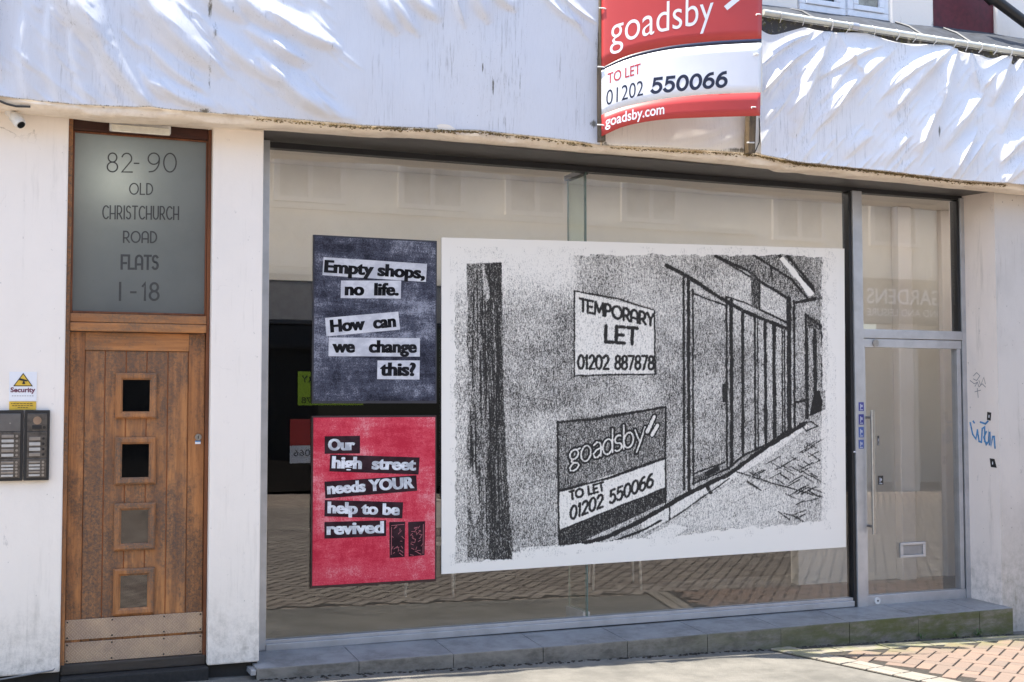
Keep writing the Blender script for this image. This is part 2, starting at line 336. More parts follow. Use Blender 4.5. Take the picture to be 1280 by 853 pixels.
# ------------------------------------------------------------------ lettering
def arc(cx, cy, rx, ry, a0, a1, n=16):
    return [(cx+rx*math.cos(R(a0+(a1-a0)*i/n)), cy+ry*math.sin(R(a0+(a1-a0)*i/n))) for i in range(n+1)]
G = {  # stroke letters: (advance width, strokes) in a unit-high box
 'A': (.62, [[(0, 0), (0, .62)]+arc(.29, .66, .29, .34, 180, 0)+[(.58, 0)], [(0, .33), (.58, .33)]]),
 'C': (.60, [arc(.36, .5, .36, .5, 48, 312)]),
 'D': (.60, [[(0, 0), (0, 1), (.12, 1)]+arc(.14, .5, .42, .5, 90, -90)+[(0, 0)]]),
 'E': (.48, [[(.46, 1), (0, 1), (0, 0), (.46, 0)], [(0, .5), (.38, .5)]]),
 'F': (.46, [[(.46, 1), (0, 1), (0, 0)], [(0, .42), (.38, .42)]]),
 'G': (.70, [arc(.38, .5, .38, .5, 45, 320)+[(.7, .42), (.42, .42)]]),
 'H': (.58, [[(0, 0), (0, 1)], [(.56, 0), (.56, 1)], [(0, .40), (.56, .40)]]),
 'I': (.06, [[(.03, 0), (.03, 1)]]),
 'L': (.44, [[(0, 1), (0, 0), (.42, 0)]]),
 'M': (.78, [[(0, 0), (.06, 1), (.39, .2), (.72, 1), (.78, 0)]]),
 'N': (.60, [[(0, 0), (0, 1), (.58, 0), (.58, 1)]]),
 'O': (.84, [arc(.42, .5, .42, .5, 90, 450, 30)]),
 'P': (.48, [[(0, 0), (0, 1), (.2, 1)]+arc(.22, .72, .25, .28, 90, -90)+[(0, .44)]]),
 'R': (.52, [[(0, 0), (0, 1), (.2, 1)]+arc(.22, .70, .26, .30, 90, -90)+[(0, .40)], [(.22, .40), (.52, 0)]]),
 'S': (.46, [arc(.23, .76, .22, .24, 35, 270)+arc(.22, .26, .24, .26, 90, -145)]),
 'T': (.54, [[(0, 1), (.54, 1)], [(.27, 1), (.27, 0)]]),
 'U': (.56, [[(0, 1), (0, .3)]+arc(.28, .3, .28, .3, 180, 360)+[(.56, 1)]]),
 'V': (.56, [[(0, 1), (.28, 0), (.56, 1)]]),
 'Y': (.56, [[(0, 1), (.28, .48), (.56, 1)], [(.28, .48), (.28, 0)]]),
 '0': (.56, [arc(.28, .5, .28, .5, 90, 450, 26)]),
 '1': (.22, [[(.02, .82), (.14, 1), (.14, 0)]]),
 '2': (.52, [arc(.25, .72, .24, .28, 160, -30)+[(.02, 0), (.52, 0)]]),
 '5': (.52, [[(.46, 1), (.1, 1), (.06, .56)]+arc(.23, .33, .27, .33, 115, -145)]),
 '6': (.54, [[(.42, 1)]+arc(.42, .4, .40, .6, 105, 180)+arc(.27, .31, .26, .31, 180, 540, 24)]),
 '7': (.50, [[(0, 1), (.5, 1), (.16, 0)]]),
 '8': (.50, [arc(.25, .76, .21, .24, 270, 630, 22), arc(.25, .26, .25, .26, 90, 450, 22)]),
 '9': (.50, [[(.06, 0)]+arc(.1, .62, .40, .62, -75, 0)+arc(.25, .70, .25, .30, 0, 360, 22)]),
 '-': (.34, [[(.04, .45), (.30, .45)]]),
 ' ': (.34, []),
 'g': (.56, [arc(.26, .68, .24, .31, 0, 360, 22), [(.42, .9), (.60, .98)], [(.18, .40), (.10, .26), (.22, .14), (.46, .06), (.54, -.12), (.42, -.32), (.22, -.38), (.04, -.30), (.01, -.14), (.10, 0), (.22, .12)]]),
 'o': (.58, [arc(.28, .5, .28, .5, 90, 450, 24)]),
 'a': (.48, [[(.05, .86), (.22, 1), (.40, .92), (.46, .72), (.46, 0)], [(.46, .56), (.2, .5), (.03, .3), (.1, .05), (.27, 0), (.46, .2)]]),
 'd': (.56, [arc(.27, .48, .27, .49, 0, 360, 24), [(.55, 0), (.55, 1.55)]]),
 's': (.42, [arc(.22, .75, .19, .25, 40, 270)+arc(.2, .25, .21, .25, 90, -140)]),
 'b': (.56, [arc(.29, .48, .27, .49, 180, 540, 24), [(.01, 0), (.01, 1.55)]]),
 'y': (.56, [[(0, 1), (.29, .06)], [(.58, 1), (.29, .06), (.08, -.5)]]),
}
def layout(text, gap=0.16):
    x = 0; out = []
    for ch in text:
        w, st = G[ch]
        for s_ in st: out.append([(x+p[0], p[1]) for p in s_])
        x += w+gap
    return out, x-gap
def ribbon2d(pts, w):
    """mitred ribbon in 2-D; returns verts, faces"""
    P = [np.array(p, float) for p in pts]; closed = np.hypot(*(P[0]-P[-1])) < 1e-6
    if closed: P = P[:-1]
    n = len(P); vs = []
    for i in range(n):
        if closed: a, b = P[i-1], P[(i+1) % n]
        else: a, b = P[max(i-1, 0)], P[min(i+1, n-1)]
        d1 = P[i]-a; d2 = b-P[i]
        l1, l2 = np.hypot(*d1), np.hypot(*d2)
        d1 = d1/l1 if l1 > 1e-9 else d2/l2; d2 = d2/l2 if l2 > 1e-9 else d1
        t = d1+d2; t = t/max(np.hypot(*t), 1e-6); nn = np.array([-t[1], t[0]])
        k = min(1/max(abs(nn@np.array([-d1[1], d1[0]])), 0.3), 1.8)
        e = np.zeros(2)
        if not closed and i == 0: e = -d2*w*0.5
        if not closed and i == n-1: e = d1*w*0.5
        vs += [P[i]+nn*w*0.5*k+e, P[i]-nn*w*0.5*k+e]
    fs = [(2*i, 2*i+1, 2*((i+1) % n)+1, 2*((i+1) % n)) for i in range(n if closed else n-1)]
    return vs, fs
def strokes_mb(mb, strokes, w, mapf, mi=0):
    """strokes in 2-D, mapped by mapf(x, y, lift) -> 3-D; each stroke a hair higher than the last"""
    for k, st in enumerate(strokes):
        vs, fs = ribbon2d(st, w); mb.add([mapf(v[0], v[1], 0.0003*k) for v in vs], fs, mi)
def stroke_text(mb, text, A, B, upv, h, w, nrm, gap=0.16, lift=0.0015, mi=0):
    A = np.asarray(A, float); B = np.asarray(B, float); upv = np.asarray(upv, float); nrm = np.asarray(nrm, float)
    st, tw = layout(text, gap); L = np.linalg.norm(B-A); sx = L/tw; e = (B-A)/L
    st = [[(p[0]*sx, p[1]*h) for p in s_] for s_ in st]
    strokes_mb(mb, st, w, lambda x, y, l: A+e*x+upv*y+nrm*(lift+l), mi)
_fc = {}
def font_geo(text, off):
    k = (text, off)
    if k in _fc: return _fc[k]
    cu = bpy.data.curves.new('lettering_curve', 'FONT'); cu.body = text; cu.size = 1.0; cu.offset = off; cu.resolution_u = 6
    ob = bpy.data.objects.new('lettering_curve', cu); me = bpy.data.meshes.new_from_object(ob)
    bm = bmesh.new(); bm.from_mesh(me); bmesh.ops.triangulate(bm, faces=bm.faces)
    v = np.array([p.co[:2] for p in bm.verts]); f = [[q.index for q in t.verts] for t in bm.faces]
    bm.free(); bpy.data.objects.remove(ob); bpy.data.curves.remove(cu); bpy.data.meshes.remove(me)
    v[:, 0] -= v[:, 0].min(); v[:, 0] /= v[:, 0].max()
    _fc[k] = (v/np.array([1, 0.68]), f)       # y in cap heights
    return _fc[k]
def font_text(mb, text, off, mapf, mi=0):
    v, f = font_geo(text, off); mb.add([mapf(p[0], p[1]) for p in v], f, mi)
def font_on(mb, text, A, B, upv, cap, off, nrm, lift=0.0015, mi=0):
    A = np.asarray(A, float); B = np.asarray(B, float); upv = np.asarray(upv, float); nrm = np.asarray(nrm, float)
    font_text(mb, text, off, lambda u, v: A+(B-A)*u+upv*cap*v+nrm*lift, mi)
OUT = np.array([0, -1.0, 0])        # facade normal towards the street
UPZ = np.array([0, 0, 1.0])

# ================================================================== SETTING: ground
def gz(x): return -0.125-0.024*min(max(x, -12), 34)
def ground_sheet(name, x0, x1, y0, y1, mat, lift=0.0, nx=40):
    mb = MB()
    xs = sorted(set(list(np.linspace(x0, x1, nx))+[v for v in (-12, 34) if x0 < v < x1]))
    vs = [(x, y, gz(x)+lift) for x in xs for y in (y0, y1)]
    mb.add(vs, [(2*i, 2*i+2, 2*i+3, 2*i+1) for i in range(len(xs)-1)])
    return struct(mb.build(name, mat))
ground_sheet('street', -260, 260, -260, 30, MAT['setts'])
ground_sheet('pavement', -20, 40, -1.9, 0.30, MAT['concrete'], 0.004)

# herringbone brick paving, right of the concrete patch
def herringbone():
    base = MB(); bl = MB()
    P0, P1 = np.array([5.28, -0.36]), np.array([5.75, -2.05])       # edge between concrete and bricks
    ed = (P1-P0)/np.linalg.norm(P1-P0); en = np.array([-ed[1], ed[0]])  # en points to +x
    if en[0] < 0: en = -en
    poly = [P0, np.array([12.0, -0.14]), np.array([12.0, -2.05]), P1]
    poly[0] = np.array([5.22, -0.14])
    base.add([(p[0], p[1], gz(p[0])+0.010) for p in poly], [(0, 1, 2, 3)])
    W_, L_ = 0.105, 0.21; ca, sa = math.cos(R(38)), math.sin(R(38))
    def put(cx, cy, w, l, mi, ang_c, ang_s):
        g = 0.0065; hw, hl = w/2-g, l/2-g; b = 0.004
        pts = [(-hw, -hl), (hw, -hl), (hw, hl), (-hw, hl)]; ins = [(p[0]-math.copysign(b, p[0]), p[1]-math.copysign(b, p[1])) for p in pts]
        dz = random.uniform(-0.0015, 0.0015); tx = random.uniform(-.01, .01); ty = random.uniform(-.01, .01)
        def tr(p, z):
            x = cx+p[0]*ang_c-p[1]*ang_s; y = cy+p[0]*ang_s+p[1]*ang_c
            return (x, y, gz(x)+z+dz+p[0]*tx+p[1]*ty)
        vs = [tr(p, 0.008) for p in pts]+[tr(p, 0.0165) for p in pts]+[tr(p, 0.0195) for p in ins]
        fs = [(8, 9, 10, 11)]+[(i, (i+1) % 4, 4+(i+1) % 4, 4+i) for i in range(4)]+[(4+i, 4+(i+1) % 4, 8+(i+1) % 4, 8+i) for i in range(4)]
        bl.add(vs, fs, mi)
    for i in range(-60, 60):
        for j in range(-60, 60):
            for hv in (0, 1):
                # classic herringbone tiling in brick units of W_
                ax = i*W_*1+j*W_*2 ; ay = i*W_*1 - j*W_*2
                if hv == 0: c = (ax+W_*1.0, ay+W_*0.5); w, l = L_, W_
                else: c = (ax+W_*0.5+0*W_, ay+W_*2.0); w, l = W_, L_
                x = 7.4+c[0]*ca-c[1]*sa; y = -1.0+c[0]*sa+c[1]*ca
                s_ = (np.array([x, y])-P0)@en
                if s_ < 0.30 or y > -0.42+0.02*(x-6) or y < -2.0 or x > 11.5: continue
                put(x, y, w, l, 0, ca, sa)
    k = -0.1
    while k < 1.8:                                    # edging course along the concrete
        for s_ in (0.055, 0.165):
            c = P0+ed*k+en*s_
            if c[1] < -0.2: put(c[0], c[1], 0.105, 0.21, 1, -ed[1]*0+ed[1]*-1, ed[0])
        k += 0.212
    x = 5.5
    while x < 11.5:                                   # border course along the step
        put(x, -0.31+0.02*(x-6), 0.42, 0.17, 1, 1.0, 0.02); x += 0.424
    struct(base.build('paving_bed', MAT['joint_sand'])); struct(bl.build('paving', [MAT['brick'], MAT['kerb_brick']]))
herringbone()
def street_bricks():
    # the same herringbone bricks across the street, mirrored in the shop glass
    mb = MB(); W_, L_ = 0.12, 0.24; ca, sa = math.cos(R(38)), math.sin(R(38)); g = 0.007
    for i in range(-90, 90):
        for j in range(-90, 90):
            for hv in (0, 1):
                ax = (i+2*j)*W_; ay = (i-2*j)*W_
                cx, cy, w, l = (ax+W_, ay+W_*0.5, L_, W_) if hv == 0 else (ax+W_*0.5, ay+W_*2, W_, L_)
                x = 10+cx*ca-cy*sa; y = -6.5+cx*sa+cy*ca
                if not (2.0 < x < 19 and -12.5 < y < -1.97): continue
                hw, hl = w/2-g, l/2-g; dz = 0.010+random.uniform(-.001, .001)
                mb.add([(x+p*ca-q*sa, y+p*sa+q*ca, gz(x)+dz) for p, q in ((-hw, -hl), (hw, -hl), (hw, hl), (-hw, hl))], [(0, 1, 2, 3)])
    struct(mb.build('street_paving', MAT['street_brick']))
    t = MB(); t.add([(x, y, gz(x)+0.005) for x, y in ((2.0, -12.5), (19, -12.5), (19, -1.97), (2.0, -1.97))], [(0, 1, 2, 3)]); struct(t.build('street_bed', MAT['joint_sand']))
street_bricks()

# ================================================================== shop front structure
# left wall
t = MB(); t.box(-3.2, 0.318, 0.0, 0.42, -0.035, 3.40, 0.012)
o = thing('wall', (-1.5, 0, -0.1), 'white painted wall carrying the intercom panels, left of the wooden door', 'wall')
t.build('wall_face', MAT['white_wall'], o)
t = MB(); t.box(-3.2, 0.318, 0.05, 0.40, -0.32, -0.036); t.build('plinth', MAT['plinth'], o)
# middle pillar
o = thing('pillar', (1.35, 0, -0.1), 'white painted pillar between the wooden door and the shop window', 'pillar')
t = MB(); t.box(1.188, 1.511, 0.0, 0.42, -0.065, 3.40, 0.010); t.build('pillar_shaft', MAT['white_wall'], o)
t = MB(); t.box(1.195, 1.505, 0.045, 0.40, -0.32, -0.066); t.build('plinth', MAT['plinth'], o)
# right pillar
o = thing('pillar', (8.2, 0, -0.3), 'weathered grey white pillar with blue graffiti right of the glass door', 'pillar')
t = MB()
bmw = bmesh.new()
pts = [(7.588, 0.0), (9.6, 0.0), (9.6, 0.46), (7.520, 0.46)]
t.add([(x, y, -0.40) for x, y in pts]+[(x, y, 3.40) for x, y in pts], [(3, 2, 1, 0), (4, 5, 6, 7), (0, 1, 5, 4), (1, 2, 6, 5), (2, 3, 7, 6), (3, 0, 4, 7)])
ps = t.build('pillar_shaft', [MAT['grey_wall'], MAT['pink_wall']], o)
for p in ps.data.polygons:
    if p.normal.x < -0.7: p.material_index = 1
bmw.free()
# entrance recess side/back so that nothing leaks
t = MB(); t.box(0.30, 1.20, 0.60, 0.66, -0.3, 3.4)
o = t.build('hallway_wall', plain('hallway_plaster', (0.45, 0.44, 0.42), 0.8)); tag(o, 'plain hallway wall behind the frosted fanlight of the wooden door', 'wall')

# canopy: cream lip, soffit and body
cp = thing('canopy', (4.0, -0.1, 3.34), 'cream rendered canopy edge with a dark soffit over the shop window', 'canopy')
def lip():
    mb = MB(); prof = [(-0.205, 0.16), (-0.222, 0.06), (-0.222, 0.024), (-0.205, 0.004), (-0.165, -0.003), (-0.10, 0.0), (-0.02, 0.004)]
    xs = np.arange(-3.2, 9.6, 0.04); n = len(prof); vs = []
    def zb(x):
        # lower edge measured along the photo
        return np.interp(x, [-3, 0.0, 0.33, 0.55, 0.8, 1.0, 1.2, 1.5, 2.9, 4.5, 7.0, 9.6], [3.325, 3.32, 3.312, 3.306, 3.315, 3.325, 3.328, 3.342, 3.355, 3.354, 3.322, 3.302])
    for x in xs:
        w = 0.006*math.sin(x*3.1)+0.005*math.sin(x*7.7+1)+0.003*math.sin(x*19+2)
        for k, (y, z) in enumerate(prof): vs.append((x, y-w*0.6+0.002*random.uniform(-1, 1), zb(x)+z+w*(1 if k < 5 else 0.2)))
    fs = [(i*n+k, (i+1)*n+k, (i+1)*n+k+1, i*n+k+1) for i in range(len(xs)-1) for k in range(n-1)]
    mb.add(vs, fs); return mb
lip().build('canopy_lip', MAT['cream'], cp, True)
t = MB(); t.box(-3.2, 9.6, -0.20, 0.46, 3.403, 4.44); t.build('canopy_body', MAT['cream'], cp)
t = MB()
t.quadpts((1.505, -0.10, 3.356), (7.61, -0.10, 3.334), (7.61, 0.47, 3.342), (1.505, 0.47, 3.366))
t.box(1.505, 7.61, -0.105, 0.46, 3.37, 3.40)
t.build('soffit_panel', MAT['dark_soffit'], cp)
t = MB(); t.quadpts((-3.2, -0.06, 3.325), (1.5, -0.06, 3.335), (1.5, 0.05, 3.335), (-3.2, 0.05, 3.325)); t.build('soffit_render', MAT['cream'], cp)

# ================================================================== wooden entrance door
fr = thing('door_frame', (0.75, 0.08, 0.0), 'brown timber door frame with the frosted address panel above the door', 'door frame')
t = MB(); t.box(0.319, 0.345, 0.055, 0.16, -0.02, 3.335, 0.004); t.build('jamb', MAT['wood_edge'], fr)
t = MB(); t.box(1.166, 1.187, 0.055, 0.16, -0.02, 3.335, 0.004); t.build('jamb', MAT['mahogany'], fr)
t = MB(); t.box(0.3455, 1.1655, 0.060, 0.16, 3.268, 3.345, 0.004); t.build('head', MAT['mahogany_head'], fr)
t = MB(); t.box(0.3455, 1.1655, 0.050, 0.16, 2.078, 2.132, 0.006); t.box(0.3455, 1.1655, 0.042, 0.16, 2.022, 2.076, 0.008); t.build('transom_bar', MAT['wood_h'], fr)
t = MB()
for b in ((0.3455, 0.357, 2.133, 3.267), (1.155, 1.1655, 2.133, 3.267)): t.box(b[0], b[1], 0.072, 0.09, b[2], b[3], 0.003)
t.box(0.3575, 1.1545, 0.073, 0.09, 3.255, 3.267, 0.003); t.box(0.3575, 1.1545, 0.070, 0.09, 2.133, 2.147, 0.003)
t.build('glazing_bead', MAT['mahogany'], fr)
_n = NM('frosted_glass', 0.16, 0.55)
_c = _n.mix(_n.ramp(_n.noise(2.0, 5, 0.7), 0.35, 0.7), (0.115, 0.125, 0.122), (0.085, 0.094, 0.095))
_c = _n.mix(_n.ramp(_n.noise(45, 4, 0.7), 0.64, 0.72, 0, 0.5), _c, (0.06, 0.062, 0.06)); _n.color(_c)
_tl = _n.t.nodes.new('ShaderNodeBsdfTranslucent'); _tl.inputs[0].default_value = (0.62, 0.66, 0.62, 1)
_mx = _n.t.nodes.new('ShaderNodeMixShader'); _mx.inputs[0].default_value = 0.30
_n.L(_n.b.outputs[0], _mx.inputs[1]); _n.L(_tl.outputs[0], _mx.inputs[2]); _n.L(_mx.outputs[0], _n.out.inputs['Surface'])
t = MB(); t.quadpts((0.350, 0.085, 2.13), (1.162, 0.085, 2.13), (1.162, 0.085, 3.268), (0.350, 0.085, 3.268)); fl = t.build('frosted_panel', _n.m, fr)
t = MB()
for txt, x0, x1, yt, yb, w in (('82', 134, 165, 191.5, 215, .0085), ('-', 167, 174, 191.5, 215, .0085), ('90', 185, 220, 191.5, 215, .0085), ('OLD', 162, 191, 229.5, 243, .008),
                            ('CHRISTCHURCH', 128.5, 223, 257.5, 273.5, .0085), ('ROAD', 154.5, 196, 289.5, 303, .0092), ('FLATS', 152, 197, 319.5, 336, .014), ('1', 149.5, 153, 354, 375, .014), ('-', 163, 170, 354, 375, .013), ('18', 178, 198, 354, 375, .014)):
    A = at(x0, yb, 0.085); B = at(x1, yb+0.012*(x1-x0), 0.085)
    if txt == '1':
        stroke_text(t, 'I', A, A+np.array([0.004, 0, 0]), UPZ, A[2]*0+at(x0, yt, 0.085)[2]-A[2], w, OUT, 0.2); continue
    stroke_text(t, txt, A, B, UPZ, at(x0, yt, 0.085)[2]-A[2], w, OUT, 0.24 if len(txt) > 5 else 0.2)
t.build('lettering', plain('etched_letters', (0.046, 0.047, 0.044), 0.6), fl)
# hallway lamp behind the frosted panel (it glows in the photo)
hl = thing('hallway_lamp', (0.62, 0.42, 2.98), 'lit hallway lamp glowing softly behind the frosted address panel', 'lamp')
t = MB(); t.tube([(0.62, 0.42, 3.00), (0.62, 0.42, 3.30)], 0.01); t.build('flex', MAT['white_plastic'], hl)
_e = NM('lamp_glass'); _e.color((0.9, 0.9, 0.8)); _e.b.inputs['Emission Color'].default_value = (1, 0.97, 0.85, 1); _e.b.inputs['Emission Strength'].default_value = 7.0
bm = bmesh.new(); bmesh.ops.create_uvsphere(bm, u_segments=16, v_segments=10, radius=0.055); bmesh.ops.translate(bm, verts=bm.verts, vec=(0.62, 0.30, 2.97))
t = MB(); t.from_bm(bm); t.build('bulb', _e.m, hl, True)

dr = thing('wooden_door', (0.75, 0.09, 0.0), 'weathered brown timber door with four small square windows and metal kick plates', 'door')
y0 = 0.085
t = MB(); t.box(0.347, 0.436, y0, 0.13, 0.0, 2.018, 0.004); t.build('stile', MAT['wood'], dr)
t = MB(); t.box(1.064, 1.164, y0, 0.13, 0.0, 2.018, 0.004); t.build('stile', MAT['wood'], dr)
t = MB(); t.box(0.4365, 1.0635, y0, 0.13, 1.906, 2.018, 0.004); t.build('rail', MAT['wood_h'], dr)
t = MB()
xs = [at(p, 600, y0)[0] for p in (104.5, 129.5, 156.0, 182.0, 208.5, 233.0)]; xs[0] = 0.437; xs[-1] = 1.063
for a, b in zip(xs[:-1], xs[1:]): t.box(a+0.0025, b-0.0025, y0+0.008, 0.125, 0.0, 1.905, 0.005, seg=2)
t.build('plank_panel', MAT['wood_plank'], dr)
t = MB(); t.box(0.436, 1.064, y0+0.016, 0.124, 0.0, 1.905); t.build('groove_backing', MAT['wood_groove'], dr)
for i, (xa, za, xb, zb_) in enumerate(((.620, 1.767, .869, 1.483), (.621, 1.366, .869, 1.073), (.622, .956, .870, .665), (.623, .553, .870, .259))):
    if i == 3: zb_ = 0.268
    t = MB(); w = 0.043; yf = y0-0.016
    o_ = [(xa, zb_), (xb, zb_), (xb, za), (xa, za)]; i_ = [(xa+w, zb_+w), (xb-w, zb_+w), (xb-w, za-w), (xa+w, za-w)]
    for k in range(4):
        k2 = (k+1) % 4
        m_o = [(o_[k][0]*.75+i_[k][0]*.25, o_[k][1]*.75+i_[k][1]*.25), (o_[k2][0]*.75+i_[k2][0]*.25, o_[k2][1]*.75+i_[k2][1]*.25)]
        m_i = [(o_[k][0]*.3+i_[k][0]*.7, o_[k][1]*.3+i_[k][1]*.7), (o_[k2][0]*.3+i_[k2][0]*.7, o_[k2][1]*.3+i_[k2][1]*.7)]
        rows = [(o_[k], o_[k2], y0+0.012), (o_[k], o_[k2], yf+0.010), (m_o[0], m_o[1], yf), (m_i[0], m_i[1], yf+0.002), (i_[k], i_[k2], yf+0.014), (i_[k], i_[k2], y0+0.03)]
        vs = []; fs = []
        for p, q, y in rows: vs += [(p[0], y, p[1]), (q[0], y, q[1])]
        t.add(vs, [(2*j, 2*j+1, 2*j+3, 2*j+2) for j in range(5)])
    f = t.build('window_frame', MAT['wood_edge'], dr)
    t = MB(); t.box(xa+w-0.004, xb-w+0.004, y0+0.004, y0+0.010, zb_+w-0.004, za-w+0.004); t.build('pane', MAT['door_pane'], f)
# chequer plate
_n = NM('chequer_plate', 0.42, 0.5, 0.35)
_s = _n.xyz()
def _bars(k1, k2, ph):
    a = _n.math('SINE', _n.math('ADD', _n.math('MULTIPLY', _n.math('ADD', _s[0], _s[2]), k1), ph)); return a
a1 = _n.math('SINE', _n.math('MULTIPLY', _n.math('ADD', _s[0], _s[2]), 330)); a2 = _n.math('SINE', _n.math('MULTIPLY', _n.math('SUBTRACT', _s[0], _s[2]), 330))
ck = _n.math('GREATER_THAN', _n.math('MULTIPLY', _n.math('SINE', _n.math('MULTIPLY', _s[0], 110)), _n.math('SINE', _n.math('MULTIPLY', _s[2], 110))), 0.0)
hh = _n.math('ADD', _n.math('MULTIPLY', ck, a1), _n.math('MULTIPLY', _n.math('SUBTRACT', 1.0, ck), a2))
hh = _n.ramp(hh, 0.1, 0.9)
_n.color(_n.mix(_n.ramp(_n.noise(5, 6, 0.7), 0.3, 0.7), _n.mix(hh, (0.45, 0.325, 0.215), (0.54, 0.41, 0.29)), _n.mix(hh, (0.31, 0.225, 0.165), (0.41, 0.31, 0.24)))); _n.bump(hh, 0.5, 0.003)
for za, zb_ in ((0.137, 0.259), (-0.002, 0.122)):
    t = MB(); t.box(0.347, 1.166, y0-0.006, y0-0.001, za, zb_, 0.002); kp = t.build('kick_plate', _n.m, dr)
    for sx in (0.36, 0.62, 0.93, 1.153):
        for sz in (za+0.014, zb_-0.014):
            q = MB(); q.tube([(sx, y0-0.0095, sz), (sx, y0-0.0055, sz)], [0.004, 0.006], 8); q.build('screw', MAT['black'], kp)
t = MB(); t.disc((1.126, y0-0.012, 1.362), (0, 1, 0), 0.020, 0.013, 20); lk = t.build('lock_cylinder', MAT['steel'], dr)
t = MB(); t.box(1.1235, 1.1285, y0-0.0135, y0-0.0115, 1.352, 1.372); t.build('keyhole', MAT['black'], lk)
t = MB(); t.box(1.108, 1.142, y0-0.003, y0-0.0005, 1.318, 1.340); t.build('lock_sticker', MAT['sign_white'], lk)
t = MB(); t.box(1.108, 1.142, y0-0.004, y0-0.0031, 1.331, 1.340); t.build('sticker_band', plain('blue_print', (0.08, 0.25, 0.5), 0.5), lk)
# threshold
t = MB(); t.box(0.322, 1.185, 0.052, 0.16, -0.068, -0.004, 0.008); o = t.build('door_threshold', wood('threshold_wood', (0.055, 0.045, 0.038), (0.03, 0.026, 0.022), (0.07, 0.06, 0.05), 0.4, 0, 41.0))
tag(o, 'dark worn timber threshold under the wooden door', 'threshold')
t = MB(); t.box(0.322, 1.192, -0.03, 0.30, -0.30, -0.070, 0.01); o = t.build('door_step', plain('black_asphalt', (0.022, 0.021, 0.020), 0.75, vs=40, var=0.4))
tag(o, 'low black step on the ground below the door threshold', 'step')

# bulkhead lamp over the door
bl = thing('bulkhead_light', (0.74, 0.0, 3.31), 'long white bulkhead light with ribbed cover above the wooden door', 'light')
t = MB(); t.box(0.556, 0.925, -0.004, 0.056, 3.272, 3.330, 0.010); t.build('housing', MAT['white_plastic'], bl)
t = MB(); t.box(0.566, 0.915, -0.022, -0.005, 3.262, 3.306, 0.008)
for i in range(46): t.box(0.575+i*0.0073, 0.5785+i*0.0073, -0.026, -0.0222, 3.266, 3.294)
t.build('ribbed_cover', plain('lamp_cover', (0.82, 0.80, 0.70), 0.25), bl)

# cctv camera
cc = thing('cctv_camera', (0.03, -0.02, 3.28), 'small white security camera under the canopy at the far left', 'camera')
p = at(12, 140, -0.05); q_ = at(24, 153, -0.10); q2 = at(27, 157, -0.115)
t = MB(); t.tube([(p[0], 0.0, p[2]+0.01), (p[0], -0.06, p[2]+0.005), tuple(at(18, 147, -0.08))], [0.03, 0.026, 0.022], 12); t.build('bracket', MAT['white_plastic'], cc, True)
t = MB(); t.tube([tuple(at(16, 142, -0.07)), tuple(at(18.5, 146, -0.085)), tuple(q_), tuple(at(26.3, 156.2, -0.112))], [0.018, 0.036, 0.036, 0.030], 16); t.build('camera_body', MAT['white_plastic'], cc, True)
t = MB(); t.tube([tuple(at(25.8, 155.5, -0.110)), tuple(at(26.8, 156.8, -0.116))], 0.023, 16); t.build('lens', MAT['dark_glass'], cc)
t = MB(); t.tube([tuple(at(-30, 112, -0.19)), tuple(at(-4, 125, -0.235)), tuple(at(8, 130, -0.235)), tuple(at(20, 133, -0.225)), tuple(at(38, 133.5, -0.225))], 0.007, 8)
o = t.build('cable', MAT['black'], None, True); tag(o, 'black cable sagging under the canopy edge above the security camera', 'cable')

# ================================================================== intercoms and the security notice on the left wall
IPL = plain('panel_metal', (0.17, 0.16, 0.15), 0.30, 0.75, vs=25, var=0.35)
ICARD = plain('name_card', (0.50, 0.48, 0.44), 0.4)
def intercom(x0, x1, z0, z1, label, first):
    r = thing('intercom_panel', ((x0+x1)/2, 0, z0), label, 'intercom', 'door entry panels')
    t = MB(); t.box(x0, x1, -0.030, 0.002, z0, z1, 0.004); t.build('backbox', MAT['black'], r)
    m_ = 0.016; xa, xb = x0+m_, x1-m_; H = z1-z0
    mods = [(z1-0.020-0.105, z1-0.020), (z0+0.135, z1-0.128), (z0+0.018, z0+0.132)]
    for k, (za, zb_) in enumerate(mods):
        fm = IPL if not (first and k == 0) else plain('dull_plate', (0.16, 0.155, 0.15), 0.35, 0.5)
        t = MB(); t.box(xa, xb, -0.036, -0.0305, za, zb_, 0.002); md = t.build('module_plate', fm, r)
        if k == 0:
            if first:
                q = MB(); q.disc(((xa+xb)/2, -0.038, (za+zb_)/2-0.005), (0, 1, 0), 0.005, 0.0025, 10); q.build('button', MAT['steel'], md)
            else:
                q = MB(); q.disc(((xa+xb)/2, -0.038, zb_-0.042), (0, 1, 0), 0.024, 0.002, 20); q.build('speaker_grille', plain('copper_reflection', (0.45, 0.33, 0.25), 0.3, 0.8), md)
                q = MB(); q.box(xa+0.026, xb-0.03, -0.040, -0.0362, za+0.012, za+0.035, 0.002); q.build('code_display', MAT['black'], md)
                q = MB(); q.disc((xb-0.016, -0.039, za+0.022), (0, 1, 0), 0.009, 0.003, 14); q.build('camera_eye', MAT['black'], md)
            continue
        n = 5 if (first or k == 2) else 4
        top = zb_-0.012 if n == 5 else zb_-0.026
        st = (top-za-0.004)/n
        for i in range(n):
            zc = top-st*(i+0.5)
            q = MB(); q.box(xa+0.012, xb-0.036, -0.0385, -0.0362, zc-st*0.30, zc+st*0.30, 0.001); q.build('name_plate', ICARD if i % 3 else MAT['steel'], md)
            q = MB(); q.disc((xb-0.019, -0.0405, zc), (0, 1, 0), 0.0075, 0.0045, 14); q.build('button', MAT['black'] if (not first and k == 1) else MAT['steel'], md)
    return r
intercom(-0.058, 0.089, 1.117, 1.537, 'door entry panel with a blank top plate at the left edge, beside its twin', True)
intercom(0.095, 0.237, 1.117, 1.537, 'door entry panel with a round speaker on top, nearest the wooden door', False)
